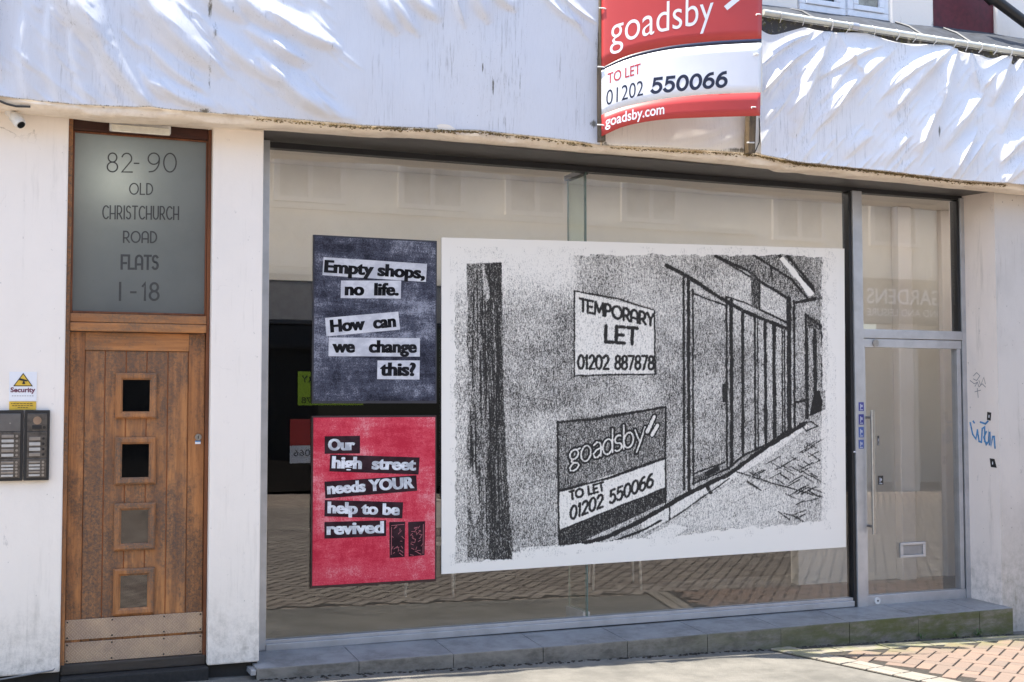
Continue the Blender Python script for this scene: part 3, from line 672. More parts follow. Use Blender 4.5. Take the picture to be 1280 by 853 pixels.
sn = thing('security_sign', (0.085, 0, 1.56), 'small white and yellow camera warning sign above the intercom panels', 'sign')
t = MB(); t.box(0.006, 0.160, -0.005, 0.001, 1.592, 1.766); sb = t.build('sign_plate', MAT['sign_white'], sn)
YEL = plain('warning_yellow', (0.72, 0.47, 0.05), 0.45)
t = MB(); t.slab([(0.028, -0.0065, 1.680), (0.138, -0.0065, 1.680), (0.083, -0.0065, 1.760)], (0, 1, 0), 0.001); t.build('triangle_border', MAT['ink'], sb)
t = MB(); t.slab([(0.037, -0.0075, 1.685), (0.129, -0.0075, 1.685), (0.083, -0.0075, 1.751)], (0, 1, 0), 0.0008); t.build('warning_triangle', YEL, sb)
t = MB(); t.slab([(0.060, -0.0085, 1.716), (0.106, -0.0085, 1.708), (0.108, -0.0085, 1.716), (0.066, -0.0085, 1.728)], (0, 1, 0), 0.0008); t.slab([(0.078, -0.0085, 1.693), (0.096, -0.0085, 1.693), (0.090, -0.0085, 1.711), (0.083, -0.0085, 1.7105)], (0, 1, 0), 0.0007); t.build('camera_symbol', MAT['ink'], sb)
t = MB(); font_on(t, 'Security', (0.014, -0.005, 1.645), (0.152, -0.005, 1.645), UPZ, 0.027, 0.03, OUT); t.build('lettering', plain('maroon_print', (0.14, 0.02, 0.06), 0.5), sb)
t = MB()
for k in range(9): t.box(0.022+k*0.014, 0.031+k*0.014, -0.0062, -0.0052, 1.620, 1.625)
t.build('small_print', plain('grey_print', (0.45, 0.45, 0.45), 0.5), sb)
t = MB(); t.box(0.008, 0.158, -0.005, 0.001, 1.539, 1.588); sb2 = t.build('yellow_strip', YEL, sn)
t = MB()
for k, (a, b) in enumerate(((0.018, 0.148), (0.024, 0.142), (0.055, 0.112))):
    x = a
    while x < b-0.008:
        w = random.uniform(0.008, 0.018); t.box(x, min(x+w, b), -0.0062, -0.0052, 1.574-k*0.012, 1.5785-k*0.012); x += w+0.004
t.build('small_print', plain('olive_print', (0.16, 0.11, 0.02), 0.5), sb2)
t = MB(); t.tube([tuple(at(-20, 853, -0.01)), tuple(at(10, 848, -0.012)), tuple(at(50, 841, -0.012)), tuple(at(66, 838, 0.0)), tuple(at(72, 832, 0.01)), tuple(at(74, 700, 0.012)), tuple(at(79, 420, 0.012))], 0.005, 8)
o = t.build('cable', MAT['rubber'], None, True); tag(o, 'thin grey cable along the foot of the wall and up the door edge', 'cable')

# ================================================================== step below the window
stp = thing('shopfront_step', (4.5, -0.1, -0.2), 'long grey tiled step running under the shop window and glass door', 'step')
def zt(x): return np.interp(x, [1.4, 4.0, 7.7], [-0.088, -0.103, -0.093])
t1 = MB(); t2 = MB()
xj = [1.474]+[at(p, 820, -0.1)[0] for p in (448.6, 566.7, 678.8, 784, 884, 976, 1062, 1148, 1225)]+[7.60]
for a, b in zip(xj[:-1], xj[1:]):
    a2, b2 = a+0.0025, b-0.0025
    for (ya, yb, dz) in ((-0.098, 0.36, 0.0),):
        z0_, z1_ = zt(a), zt(b)
        v = [(a2, -0.098, z0_), (b2, -0.098, z1_), (b2, 0.36, z1_+0.030), (a2, 0.36, z0_+0.030)]
        t1.add(v+[(p[0], p[1], p[2]-0.02) for p in v], [(0, 1, 2, 3), (0, 4, 5, 1), (1, 5, 6, 2), (2, 6, 7, 3), (3, 7, 4, 0)])
    jog = random.uniform(-0.003, 0.003)
    v = [(a2, -0.104+jog, zt(a)-0.004), (b2, -0.104+jog, zt(b)-0.004), (b2, -0.100+jog, zt(b)-0.0005), (a2, -0.100+jog, zt(a)-0.0005), (a2, -0.104+jog, -0.40), (b2, -0.104+jog, -0.40), (a2, -0.09, -0.4), (b2, -0.09, -0.4)]
    t2.add(v, [(0, 1, 2, 3), (4, 5, 1, 0), (4, 0, 3, 6), (1, 5, 7, 2)])
t1.build('tread', MAT['tread'], stp); t2.build('riser', MAT['riser'], stp)
t = MB(); t.box(1.478, 7.598, -0.094, 0.45, -0.42, -0.128); t.build('step_core', MAT['joint_sand'], stp)
t = MB(); t.box(1.440, 1.473, -0.105, 0.05, -0.128, -0.094, 0.004); t.build('end_strip', MAT['alu'], stp)
# chips at the riser foot
def litter():
    mb = MB()
    for i in range(420):
        x = random.uniform(1.5, 7.6); y = -0.108-abs(random.gauss(0, 0.03)); s = random.uniform(0.004, 0.016)
        bm = bmesh.new(); bmesh.ops.create_icosphere(bm, subdivisions=1, radius=s)
        for v in bm.verts: v.co *= random.uniform(0.6, 1.2)
        bmesh.ops.scale(bm, vec=(1.2, 0.9, 0.45), verts=bm.verts); bmesh.ops.translate(bm, vec=(x, y, gz(x)+0.005+s*0.15), verts=bm.verts); mb.from_bm(bm)
    return mb
o = litter().build('grit', plain('dark_grit', (0.045, 0.038, 0.030), 0.95, vs=80, var=0.5)); tag(o, 'dark grit and crumbs gathered at the foot of the tiled step', 'grit', None, 'stuff')
# weeds by the right end of the step
def weed(px, py, n, label):
    b = at(px, py, -0.125); b[2] = gz(b[0])+0.012; mb = MB()
    for i in range(n):
        a = random.uniform(0, 6.28); l = random.uniform(0.03, 0.075); w = random.uniform(0.004, 0.008)
        d = np.array([math.cos(a), math.sin(a)*0.7-0.2, 0]); s = np.array([-d[1], d[0], 0]); h = random.uniform(0.3, 0.9)*l
        p0, p1, p2 = b, b+d*l*0.5+UPZ*h, b+d*l+UPZ*h*0.7
        mb.add([p0-s*w*.3, p0+s*w*.3, p1+s*w, p1-s*w, p2], [(0, 1, 2, 3), (3, 2, 4)])
    tag(mb.build('weed', MAT['leaf']), label, 'weed', 'weeds at the foot of the step')
weed(1222, 796, 16, 'green weed at the foot of the step, nearest the right pillar')
weed(1196, 798, 10, 'smaller green weed at the foot of the step, second from the right pillar')
weed(1152, 801, 8, 'tiny green weed at the foot of the step, farthest from the right pillar')
def moss_strip():
    mb = MB()
    for i in range(4200):
        x = random.choice([random.uniform(1.4, 3.75), random.uniform(3.9, 7.5), random.uniform(5.0, 6.9)])
        dens = 0.5+0.5*math.sin(x*2.3+0.6)*math.sin(x*5.1)
        if random.random() > 0.35+0.65*dens: continue
        px, py = proj((x, -0.26, 3.38))
        z = np.interp(px, SB_X, SB_Y); z = at(px, z, -0.26)[2]
        s = random.uniform(0.002, 0.0075)
        bm = bmesh.new(); bmesh.ops.create_icosphere(bm, subdivisions=1, radius=s)
        for v in bm.verts: v.co *= random.uniform(0.5, 1.3)
        bmesh.ops.scale(bm, vec=(1.5, 0.8, 0.7), verts=bm.verts)
        bmesh.ops.translate(bm, vec=(x, -0.234-random.uniform(0, 0.012), z-0.004-abs(random.gauss(0, 0.008))), verts=bm.verts); mb.from_bm(bm)
    return mb

# ================================================================== shop window frame and glass
wf = thing('window_frame', (4.0, 0.34, -0.05), 'grey aluminium frame around the big shop window and glass door', 'window frame')
t = MB(); t.box(1.512, 1.612, 0.31, 0.40, -0.06, 3.352, 0.004); t.build('jamb', MAT['alu'], wf)
t = MB(); t.box(1.612, 6.352, 0.305, 0.40, -0.066, -0.020, 0.004); t.box(1.612, 6.352, 0.322, 0.395, -0.020, 0.004, 0.003); t.build('sill_rail', MAT['alu'], wf)
t = MB(); t.box(1.612, 7.56, 0.325, 0.40, 3.305, 3.346, 0.003); t.build('head_rail', MAT['alu_dark'], wf)
t = MB(); t.box(6.352, 6.378, 0.312, 0.40, -0.07, 3.305, 0.003); t.build('gasket', MAT['alu_dark'], wf)
t = MB(); t.box(6.380, 6.472, 0.296, 0.40, -0.075, 3.312, 0.004); mull = t.build('mullion', MAT['alu'], wf)
t = MB(); t.box(7.500, 7.552, 0.305, 0.40, -0.085, 3.322, 0.004); t.build('jamb', MAT['alu'], wf)
t = MB(); t.box(6.4725, 7.4995, 0.305, 0.40, 2.105, 2.178, 0.004); t.build('transom_bar', MAT['alu'], wf)
t = MB(); t.box(7.474, 7.4985, 0.318, 0.40, 2.18, 3.300, 0.003); t.build('gasket', MAT['alu_dark'], wf)
JX = float(at(733, 500, 0.35)[0])
def pane(x0, x1, z0, z1, label, y=0.345):
    t = MB(); t.box(x0, x1, y, y+0.012, z0, z1); o = t.build('glass_pane', MAT['glass'], wf); tag(o, label); return o
pane(1.612, JX-0.004, 0.003, 3.306, 'large left shop window pane behind the two small posters')
pane(JX+0.004, 6.354, 0.003, 3.306, 'large right shop window pane between the glass fin and the door')
pane(6.470, 7.464, 2.176, 3.306, 'small square glass pane above the glass shop door')
fin = thing('glass_fin', (JX, 0.5, 0), 'upright green tinted glass fin bracing the window joint', 'glass fin')
t = MB(); t.box(JX-0.006, JX+0.006, 0.375, 0.66, 0.03, 3.30); t.build('fin_blade', MAT['fin_glass'], fin)
t = MB(); t.box(JX-0.0035, JX+0.0035, 0.344, 0.374, 0.003, 3.306); t.build('silicone_joint', MAT['fin_edge'], fin)
t = MB(); t.box(JX-0.0065, JX+0.0065, 0.661, 0.667, 0.03, 3.30); t.build('fin_edge', MAT['fin_edge'], fin)
t = MB(); t.box(JX-0.028, JX+0.028, 0.362, 0.68, 3.292, 3.332, 0.004); t.build('top_clamp', MAT['alu_dark'], fin)
t = MB(); t.box(JX-0.028, JX-0.008, 0.36, 0.67, -0.05, 0.035, 0.004); t.box(JX+0.008, JX+0.028, 0.36, 0.67, -0.05, 0.035, 0.004); t.build('shoe_clamp', MAT['alu'], fin)

gd = thing('glass_door', (6.98, 0.33, -0.09), 'glass shop door in an aluminium frame with a long steel handle', 'door')
t = MB(); t.box(6.476, 7.497, 0.315, 0.385, 2.030, 2.100, 0.004); t.build('top_rail', MAT['alu'], gd)
t = MB(); t.box(6.476, 7.497, 0.315, 0.385, -0.076, 0.010, 0.004); t.build('bottom_rail', MAT['alu'], gd)
t = MB(); t.box(6.476, 6.498, 0.315, 0.385, 0.012, 2.028, 0.003); t.build('stile', MAT['alu'], gd)
t = MB(); t.box(7.447, 7.488, 0.315, 0.385, 0.012, 2.028, 0.003); t.build('stile', MAT['alu'], gd)
t = MB(); t.box(7.4885, 7.4985, 0.322, 0.385, 0.012, 2.028); t.build('seal', MAT['alu_dark'], gd)
t = MB(); t.box(6.499, 7.446, 0.345, 0.355, 0.008, 2.032); t.build('door_glass', MAT['glass'], gd)
h1, h2 = at(1090.5, 513, 0.24), at(1090.5, 668, 0.24)
t = MB(); t.tube([tuple(h1), (h1[0], h1[1], h2[2])], 0.017, 16); hd = t.build('handle', MAT['steel'], gd, True)
t = MB()
for z in (h1[2]-0.06, h2[2]+0.06): t.tube([(h1[0], 0.24, z), (h1[0], 0.34, z)], 0.011, 12)
t.build('handle_stay', MAT['steel'], hd, True)
la, lb = at(1125, 679, 0.335), at(1156, 695.5, 0.335)
t = MB(); cx, cz = (la[0]+lb[0])/2, (la[2]+lb[2])/2
for (a, b, c, d) in ((-.13, .13, .04, .062), (-.13, .13, -.062, -.04), (-.13, -.10, -.04, .04), (.10, .13, -.04, .04)): t.box(cx+a, cx+b, 0.325, 0.343, cz+c, cz+d, 0.003)
lx = t.build('letterbox', MAT['alu'], gd)
t = MB(); t.box(cx-.099, cx+.099, 0.334, 0.342, cz-.039, cz+.039, 0.003); t.build('letter_flap', plain('dull_plate_metal', (0.30, 0.30, 0.30), 0.5, 0.3), lx)
t = MB(); t.disc((6.60, 0.304, 2.065), (0, 1, 0), 0.030, 0.011, 20); t.build('pivot_cover', MAT['steel'], gd)
p = at(1097, 753, 0.31); t = MB(); t.disc((p[0], 0.306, -0.033), (0, 1, 0), 0.028, 0.009, 20); lk = t.build('floor_lock', MAT['white_plastic'], gd)
t = MB(); t.disc((p[0], 0.3035, -0.033), (0, 1, 0), 0.008, 0.002, 10); t.build('keyhole', MAT['black'], lk)
def small_sticker(px0, py0, px1, py1, Y, label, m1, m2, grp, off=0.0):
    a, b = at(px0, py0, Y), at(px1, py1, Y)
    r = thing('sticker', tuple((a+b)/2), label, 'sticker', grp)
    q = MB(); q.box(a[0], b[0], Y-0.0012, Y, b[2], a[2]); q.build('backing', m1, r)
    q = MB(); w, h = b[0]-a[0], a[2]-b[2]
    q.box(a[0]+w*.30, a[0]+w*.42, Y-0.0022, Y-0.0013, b[2]+h*.25, a[2]-h*.2); q.box(a[0]+w*.50, a[0]+w*.72, Y-0.0022, Y-0.0013, b[2]+h*.45, a[2]-h*.3); q.box(a[0]+w*.20, a[0]+w*.8, Y-0.0022, Y-0.0013, b[2]+h*.10, b[2]+h*.18)
    q.build('print', m2, r)
BLUE = plain('sticker_blue', (0.045, 0.05, 0.26), 0.4); PALE = plain('sticker_pale', (0.55, 0.58, 0.66), 0.4); BLUE2 = plain('sticker_light_blue', (0.07, 0.12, 0.36), 0.4)
for i, (a, b, lb_) in enumerate(((503, 514, 'small purple blue sticker, topmost of four on the door mullion'), (518, 531, 'small purple blue sticker, second from top on the door mullion'), (534, 547, 'small blue sticker, third from top on the door mullion'), (550, 561, 'small blue sticker, lowest of four on the door mullion'))):
    small_sticker(1073.2, a, 1079.8, b, 0.2955, lb_, BLUE if i < 2 else BLUE2, PALE, 'stickers on the door mullion')
small_sticker(1096.5, 545, 1099, 557, 0.3445, 'narrow dark sticker on the door glass behind the handle, the upper one', MAT['black'], PALE, 'dark stickers on the door glass')
small_sticker(1097.5, 595, 1104, 606, 0.3445, 'square dark sticker on the door glass beside the handle, the lower one', MAT['black'], PALE, 'dark stickers on the door glass')
# tape scraps
for (x, y, w, l_) in ((1069, 565, 5, 'white scrap of tape stuck on the dark edge of the door mullion'), (1049, 572, 2.5, 'white speck of tape at the right edge of the big print')):
    a = at(x, y, 0.305 if w > 3 else 0.343); q = MB(); s = w*0.0062; q.slab([(a[0]-s/2, a[1], a[2]-.006), (a[0]+s/2, a[1], a[2]-.002), (a[0]+s/2, a[1], a[2]+.008), (a[0]-s/2, a[1], a[2]+.006)], (0, -1, 0), 0.001)
    tag(q.build('tape_scrap', MAT['sign_white']), l_, 'tape')

# ================================================================== two small posters on the outside of the glass
def brush_mat(name, a, b, c, rough=0.7):
    n = NM(name, rough, 0.12)
    f = n.math('ADD', n.math('MULTIPLY', n.noise(1, 6, 0.75, (1.6, 1, 7.0), 2.0), 0.55), n.math('MULTIPLY', n.noise(1, 5, 0.75, (4.5, 1, 2.2), 7.0), 0.45))
    g = n.noise(1, 2, 0.6, (170, 1, 150))
    f = n.math('ADD', f, n.math('MULTIPLY', n.math('SUBTRACT', g, 0.5), 0.34))
    c1 = n.mix(n.ramp(f, 0.38, 0.52), a, b); n.color(n.mix(n.ramp(f, 0.50, 0.66), c1, c)); return n.m
NAVYB = brush_mat('inked_navy', (0.020, 0.021, 0.032), (0.070, 0.075, 0.105), (0.33, 0.345, 0.41))
REDB = brush_mat('inked_red', (0.52, 0.026, 0.055), (0.64, 0.065, 0.10), (0.76, 0.28, 0.31))
def paper_mat(name, a, b):
    n = NM(name, 0.8, 0.08); n.color(n.mix(n.ramp(n.math('ADD', n.noise(1, 5, 0.7, (9, 1, 12)), n.math('MULTIPLY', n.noise(150, 2), 0.2)), 0.45, 0.75), a, b)); return n.m
PAPER = paper_mat('cutout_paper', (0.68, 0.69, 0.73), (0.50, 0.51, 0.56)); DARKP = paper_mat('cutout_dark', (0.028, 0.014, 0.018), (0.05, 0.026, 0.032))
INKG = paper_mat('block_ink', (0.006, 0.006, 0.007), (0.022, 0.022, 0.026)); CHALK = paper_mat('chalk_letters', (0.82, 0.84, 0.88), (0.42, 0.44, 0.48))
def poster(label, rect, body, strips, sp, lp, boff, extra=None, edge=None):
    x0, x1, z0, z1 = rect; Y = 0.322
    r = thing('poster', ((x0+x1)/2, Y, z0), label, 'poster', 'small posters on the shop window')
    t = MB(); t.box(x0-0.010, x1+0.012, Y+0.004, 0.3445, z0-0.018, z1+0.012, 0.004); t.build('backing_board', edge, r)
    t = MB(); t.box(x0, x1, Y, Y+0.0035, z0, z1, 0.001); t.build('print_sheet', body, r)
    for quad, txt, A, B, cap in strips:
        q = [at(px, py, Y-0.0015) for px, py in quad]
        t = MB(); t.slab([tuple(v) for v in q], (0, 1, 0), 0.001); s = t.build('paper_strip', sp, r)
        A3, B3 = at(*A, Y-0.0015), at(*B, Y-0.0015); up = q[0]-q[3]; up = up/np.linalg.norm(up)
        capm = at(A[0], A[1]-cap, Y-0.0015)[2]-A3[2]
        v, f = font_geo(txt, boff); ws = [0.0]
        if '  ' in txt:
            us = np.sort(v[:, 0]); k = int(np.argmax(np.diff(us))); ws = [0.0, (us[k]+us[k+1])/2]
        for wi, w0 in enumerate(ws):
            w1 = ws[wi+1] if wi+1 < len(ws) else 9.0
            ff = [q for q in f if w0 <= v[list(q), 0].mean() < w1]; used = sorted({i for q in ff for i in q}); mp_ = {i: n for n, i in enumerate(used)}
            t = MB(); ex = (B3-A3)/np.linalg.norm(B3-A3)
            for sh, lf in ((-0.05, 0.0008), (0.05, 0.0011), (0.0, 0.0014)): t.add([A3+(B3-A3)*v[i, 0]+up*capm*v[i, 1]+ex*capm*sh+OUT*lf for i in used], [[mp_[i] for i in q] for q in ff])
            t.build('lettering', lp, s)
    if extra: extra(r, Y)
    return r
def zq(pts, sc=3.554, ox=320, oy=280): return [(ox+p[0]/sc, oy+p[1]/sc) for p in pts]
def strip(qd, txt, a, b, cap, oy):
    return (zq(qd, oy=oy), txt, zq([a], oy=oy)[0], zq([b], oy=oy)[0], cap/3.554)
S1 = [strip([(300, 148), (760, 178), (755, 258), (295, 228)], 'Empty shops,', (304, 214), (748, 243), 52, 280),
      strip([(378, 252), (645, 252), (643, 332), (376, 330)], 'no  life.', (396, 316), (632, 317), 52, 280),
      strip([(307, 418), (632, 390), (640, 470), (313, 500)], 'How  can', (333, 481), (621, 456), 52, 280),
      strip([(324, 505), (728, 508), (728, 590), (322, 588)], 'we   change', (340, 570), (712, 571), 52, 280),
      strip([(540, 607), (728, 607), (726, 692), (538, 690)], 'this?', (553, 673), (707, 674), 55, 280)]
S2 = [strip([(305, 162), (462, 160), (462, 238), (305, 240)], 'Our', (322, 223), (438, 222), 47, 500),
      strip([(330, 243), (727, 256), (722, 332), (326, 318)], 'high  street', (338, 302), (708, 312), 50, 500),
      strip([(304, 364), (712, 335), (716, 404), (308, 438)], 'needs YOUR', (319, 418), (702, 390), 48, 500),
      strip([(306, 445), (654, 455), (650, 527), (304, 518)], 'help to be', (319, 502), (636, 511), 48, 500),
      strip([(304, 543), (578, 535), (578, 605), (304, 617)], 'revived', (316, 598), (566, 590), 50, 500)]
def shop_prints(r, Y):
    for k, qd in enumerate(([(592, 543), (663, 541), (660, 698), (594, 703)], [(676, 543), (751, 539), (749, 690), (678, 697)])):
        q = [at(px, py, Y-0.0015) for px, py in zq(qd, oy=500)]
        t = MB(); t.slab([tuple(v) for v in q], (0, 1, 0), 0.001); s = t.build('lino_print', DARKP, r)
        t = MB(); st = []
        rr = random.Random(5+k)
        for i in range(26 if k else 16):
            u, v = rr.uniform(.12, .82), rr.uniform(.08, .9)
            st.append([(u, v), (min(.95, u+rr.uniform(.02, .25)), max(.04, min(.97, v+rr.uniform(-.10, .10))))])
        st += [[(.1, .95), (.92, .96)], [(.08, .1), (.1, .9)]] if k == 0 else [[(.93, .06), (.95, .92)], [(.08, .06), (.3, .03)]]
        st = [[(p[0]*0.110, p[1]*0.235) for p in s_] for s_ in st]
        a = q[3]; ex = (q[2]-q[3])/np.linalg.norm(q[2]-q[3])
        strokes_mb(t, st, 0.003, lambda x, y, l: a+ex*x+UPZ*y+OUT*(0.0008+l)); t.build('lino_marks', plain('pink_marks', (0.55, 0.16, 0.19), 0.5), s)
poster('navy grey brushed poster with black words on pale paper strips, above the red poster', (1.925, 2.795, 1.592, 2.716), NAVYB, S1, PAPER, INKG, 0.029, None, plain('poster_edge_navy', (0.035, 0.036, 0.05), 0.5))
poster('red brushed poster with pale words on dark strips, below the navy poster', (1.925, 2.795, 0.345, 1.478), REDB, S2, DARKP, CHALK, 0.028, shop_prints, plain('poster_edge_red', (0.045, 0.018, 0.018), 0.5))

# ================================================================== the large charcoal print (real sheet inside the glass); ink laid down as a density map
S = 2; X0, Y0, PWD, PHT = 545, 285, 520, 440
D = np.zeros((PHT*S, PWD*S), np.float32)
gy, gx = np.mgrid[0:PHT*S, 0:PWD*S].astype(np.float32); gx = gx/S+X0; gy = gy/S+Y0
def inpoly(pts):
    m = np.zeros(gx.shape, bool); n = len(pts)
    for i in range(n):
        (xa, ya), (xb, yb) = pts[i], pts[(i+1) % n]
        if ya == yb: continue
        c = ((ya > gy) != (yb > gy)) & (gx < (xb-xa)*(gy-ya)/(yb-ya)+xa); m ^= c
    return m
def fill(pts, v, k=1.0):
    m = inpoly(pts); D[m] = D[m]*(1-k)+v*k
def line(a, b, w, v=0.95, soft=0.8):
    x0, x1 = min(a[0], b[0])-w-2, max(a[0], b[0])+w+2; y0_, y1_ = min(a[1], b[1])-w-2, max(a[1], b[1])+w+2
    i0, i1 = max(0, int((y0_-Y0)*S)), min(PHT*S, int((y1_-Y0)*S)+1); j0, j1 = max(0, int((x0-X0)*S)), min(PWD*S, int((x1-X0)*S)+1)
    if i1 <= i0 or j1 <= j0: return
    X, Y_ = gx[i0:i1, j0:j1], gy[i0:i1, j0:j1]; dx, dy = b[0]-a[0], b[1]-a[1]; L2 = dx*dx+dy*dy+1e-9
    tt = np.clip(((X-a[0])*dx+(Y_-a[1])*dy)/L2, 0, 1); d = np.hypot(X-a[0]-tt*dx, Y_-a[1]-tt*dy)
    k = np.clip((w/2+soft/2-d)/soft, 0, 1); sub = D[i0:i1, j0:j1]; sub[:] = sub*(1-k)+v*k
def pl(pts, w, v=0.95, soft=0.8, jit=0.35):
    for a, b in zip(pts[:-1], pts[1:]):
        n = max(1, int(math.hypot(b[0]-a[0], b[1]-a[1])/7)); prev = a
        for i in range(1, n+1):
            q = (a[0]+(b[0]-a[0])*i/n+(random.uniform(-jit, jit) if i < n else 0), a[1]+(b[1]-a[1])*i/n+(random.uniform(-jit, jit) if i < n else 0))
            line(prev, q, w*random.uniform(.8, 1.2), v, soft); prev = q
def ptxt(s_, A, B, up, w, v=0.96, gap=0.16):
    st, tw = layout(s_, gap); e = ((B[0]-A[0])/tw, (B[1]-A[1])/tw)
    for q in st:
        P = [(A[0]+e[0]*p[0]+up[0]*p[1], A[1]+e[1]*p[0]+up[1]*p[1]) for p in q]
        for a, b in zip(P[:-1], P[1:]): line(a, b, w, v, 0.7)
def smooth_noise(cell, seed):
    g = np.random.default_rng(seed); h, w = int(PHT/cell)+3, int(PWD/cell)+3; q = g.random((h, w)).astype(np.float32)
    yy = (gy-Y0)/cell; xx = (gx-X0)/cell; i = yy.astype(int); j = xx.astype(int); fy = yy-i; fx = xx-j; fy = fy*fy*(3-2*fy); fx = fx*fx*(3-2*fx)
    return (q[i, j]*(1-fx)+q[i, j+1]*fx)*(1-fy)+(q[i+1, j]*(1-fx)+q[i+1, j+1]*fx)*fy
nz = 0.5*smooth_noise(42, 1)+0.3*smooth_noise(17, 2)+0.2*smooth_noise(8, 3)
D[:] = 0.53+(nz-0.5)*0.30
top = np.clip((gy-318-(gx-560)*0.008)/75.0, 0, 1); lft = np.clip((gx-700)/25.0, 0, 1)
D *= np.maximum(0.30+0.70*top, lft*0.92)
D *= np.where((gx < 584), 0.88, 1.0)
# trunk
tr = [(583, 330), (627, 328), (629, 480), (634, 600), (641, 700), (620, 700), (584, 697), (587, 590), (583, 560), (590, 480), (583, 430), (585, 390)]
fill(tr, 0.66); fill([(607, 330), (627, 328), (629, 480), (634, 600), (642, 701), (612, 700), (608, 560), (603, 450)], 0.82, .8); fill([(603, 330), (610, 352), (613, 372), (606, 380), (602, 352)], 0.45, .8)
for i in range(60):
    x = random.uniform(585, 627); ya = random.uniform(330, 600); yb = ya+random.uniform(20, 110)
    pl([(x, ya), (x+random.uniform(-1, 3), min(yb, 698))], 0.9, random.choice([0.55, 1.0, 1.0]), 1.0)
fill([(583, 590), (594, 580), (600, 640), (592, 660)], 0.45, .7)
# temporary let board
fill([(718, 364), (818, 388), (818, 468), (718, 470)], 0.26, .9); pl([(718, 364), (770, 373), (818, 388), (819, 468), (770, 468.5), (718, 470), (718, 364)], 1.6, 0.95)
ptxt('TEMPORARY', (725, 388.5), (817, 408), (0.0, -15), 2.9); ptxt('LET', (757, 427.5), (796, 430.5), (0.5, -20), 4.2); ptxt('01202 887878', (722.5, 461), (817, 462), (0.3, -16.5), 2.7)
# agent's board
fill([(697, 527), (832, 509), (832, 612), (698, 662)], 0.66, .95); fill([(699, 614), (832, 573), (832, 611), (699, 663)], 0.22, .95); fill([(699, 664), (832, 610), (832, 628), (775, 655), (700, 690)], 0.86, .9)
pl([(697, 528), (745, 524), (790, 516), (832, 509)], 2.6); pl([(697, 527), (699, 690)], 2.2); pl([(832, 509), (832, 628)], 2.0); pl([(699, 614), (760, 598), (832, 573)], 3.0); pl([(700, 663), (832, 610)], 1.6)
for wv, vv in ((5.8, 1.25), (2.4, 0.30)): ptxt('goadsby', (712, 583), (806, 553), (0, -19), wv, vv, 0.10)
for wv, vv in ((7, 1.2), (4, 0.25)): pl([(809, 540), (818, 521)], wv, vv); pl([(815, 544), (822, 532)], wv, vv)
ptxt('TO LET', (713, 625), (755, 613), (-1, -10), 2.6); ptxt('01202 550066', (713, 650), (816, 608), (0.5, -16), 2.7)
# kerb and wall base
fill([(800, 652), (858, 618), (911, 593), (958, 559), (1006, 529), (1012, 533), (960, 572), (882, 620), (806, 668)], 0.24, .8)
pl([(700, 689), (760, 671), (800, 652), (858.6, 618), (911, 593), (958, 559), (1005, 530)], 5.0); pl([(720, 690), (770, 676), (806, 662), (826, 651)], 2.5); pl([(806, 667), (837, 651), (882, 619), (912, 598)], 1.4)
pl([(837, 634), (837, 650)], 1.6); pl([(884, 608), (888, 616)], 5)
fill([(640, 690), (720, 688), (800, 668), (838, 650), (885, 622), (925, 596), (1015, 532), (1032, 520), (1040, 662), (800, 690), (640, 703)], 0.43, .7)
fill([(806, 672), (840, 655), (860, 660), (835, 676)], 0.18, .8); fill([(838, 655), (925, 592), (1000, 625), (955, 662)], 0.34, .6)
# doors and glazing of the drawn shop
pl([(833, 332), (860, 346), (895, 369), (929, 389), (986, 412)], 4.2); pl([(894, 320), (938, 340), (949, 352), (984, 372)], 3.5); pl([(895, 321), (944, 350)], 1.5)
pl([(908, 371), (930, 378), (986, 404)], 1.6); pl([(866, 367), (907, 382)], 1.6)
for x, ya, yb, w in ((854.5, 345, 612, 2.6), (860.5, 350, 612, 3.6), (866, 362, 606, 2.0), (908, 372, 584, 2.4), (914, 376, 582, 4.0), (928, 387, 570, 3.2), (943.5, 397, 562, 2.2), (947, 399, 560, 1.2), (956.5, 402, 556, 3.6), (967.5, 408, 550, 4.2), (977.5, 412, 545, 1.6), (980.5, 413, 544, 1.6), (986, 372, 540, 5.2), (992.5, 376, 535, 2.4), (1008, 395, 522, 4.0), (1018.5, 410, 515, 4.4), (1027, 415, 488, 1.6)):
    pl([(x, ya), (x+0.4, (ya+yb)/2), (x+0.8, yb)], w)
fill([(903, 480), (909, 480), (909, 503), (903, 503)], 0.9)
pl([(866, 605), (910, 586), (929, 570), (958, 556), (990, 536)], 2.4); pl([(868, 592), (906, 578)], 1.6); fill([(868, 596), (900, 582), (900, 590), (868, 604)], 0.75, .8)
fill([(882, 590), (898, 582), (899, 588), (884, 596)], 1.0)
# roof and fascia
fill([(905, 318), (1010, 318), (1027, 372), (985, 372), (945, 345)], 0.66, .8); fill([(949, 352), (984, 373), (985, 404), (949.5, 387)], 0.42, .9); pl([(949, 352), (984, 373), (984.5, 404), (949.5, 387), (949, 352)], 2.2); fill([(938, 340), (949, 350), (949, 388), (940, 382)], 0.75)
pl([(939, 316), (965, 334), (990, 350), (1010, 374)], 2.4); pl([(973, 318), (1000, 346), (1027, 372), (993, 379)], 3.2); pl([(978, 324), (1000, 350), (1013, 367)], 6.0, 0.06); pl([(984, 320), (1027, 372)], 3.0)
pl([(964, 334), (965, 350)], 1.6); fill([(1010, 320), (1028, 322), (1030, 400), (1020, 372)], 0.60, .8)
fill([(1008, 395), (1030, 402), (1031, 414), (1008, 410)], 0.75); pl([(1007, 393), (1031, 412)], 2.4); fill([(1018, 489), (1032, 488), (1032, 512), (1012, 520)], 1.0); pl([(994, 503), (1010, 500)], 3)
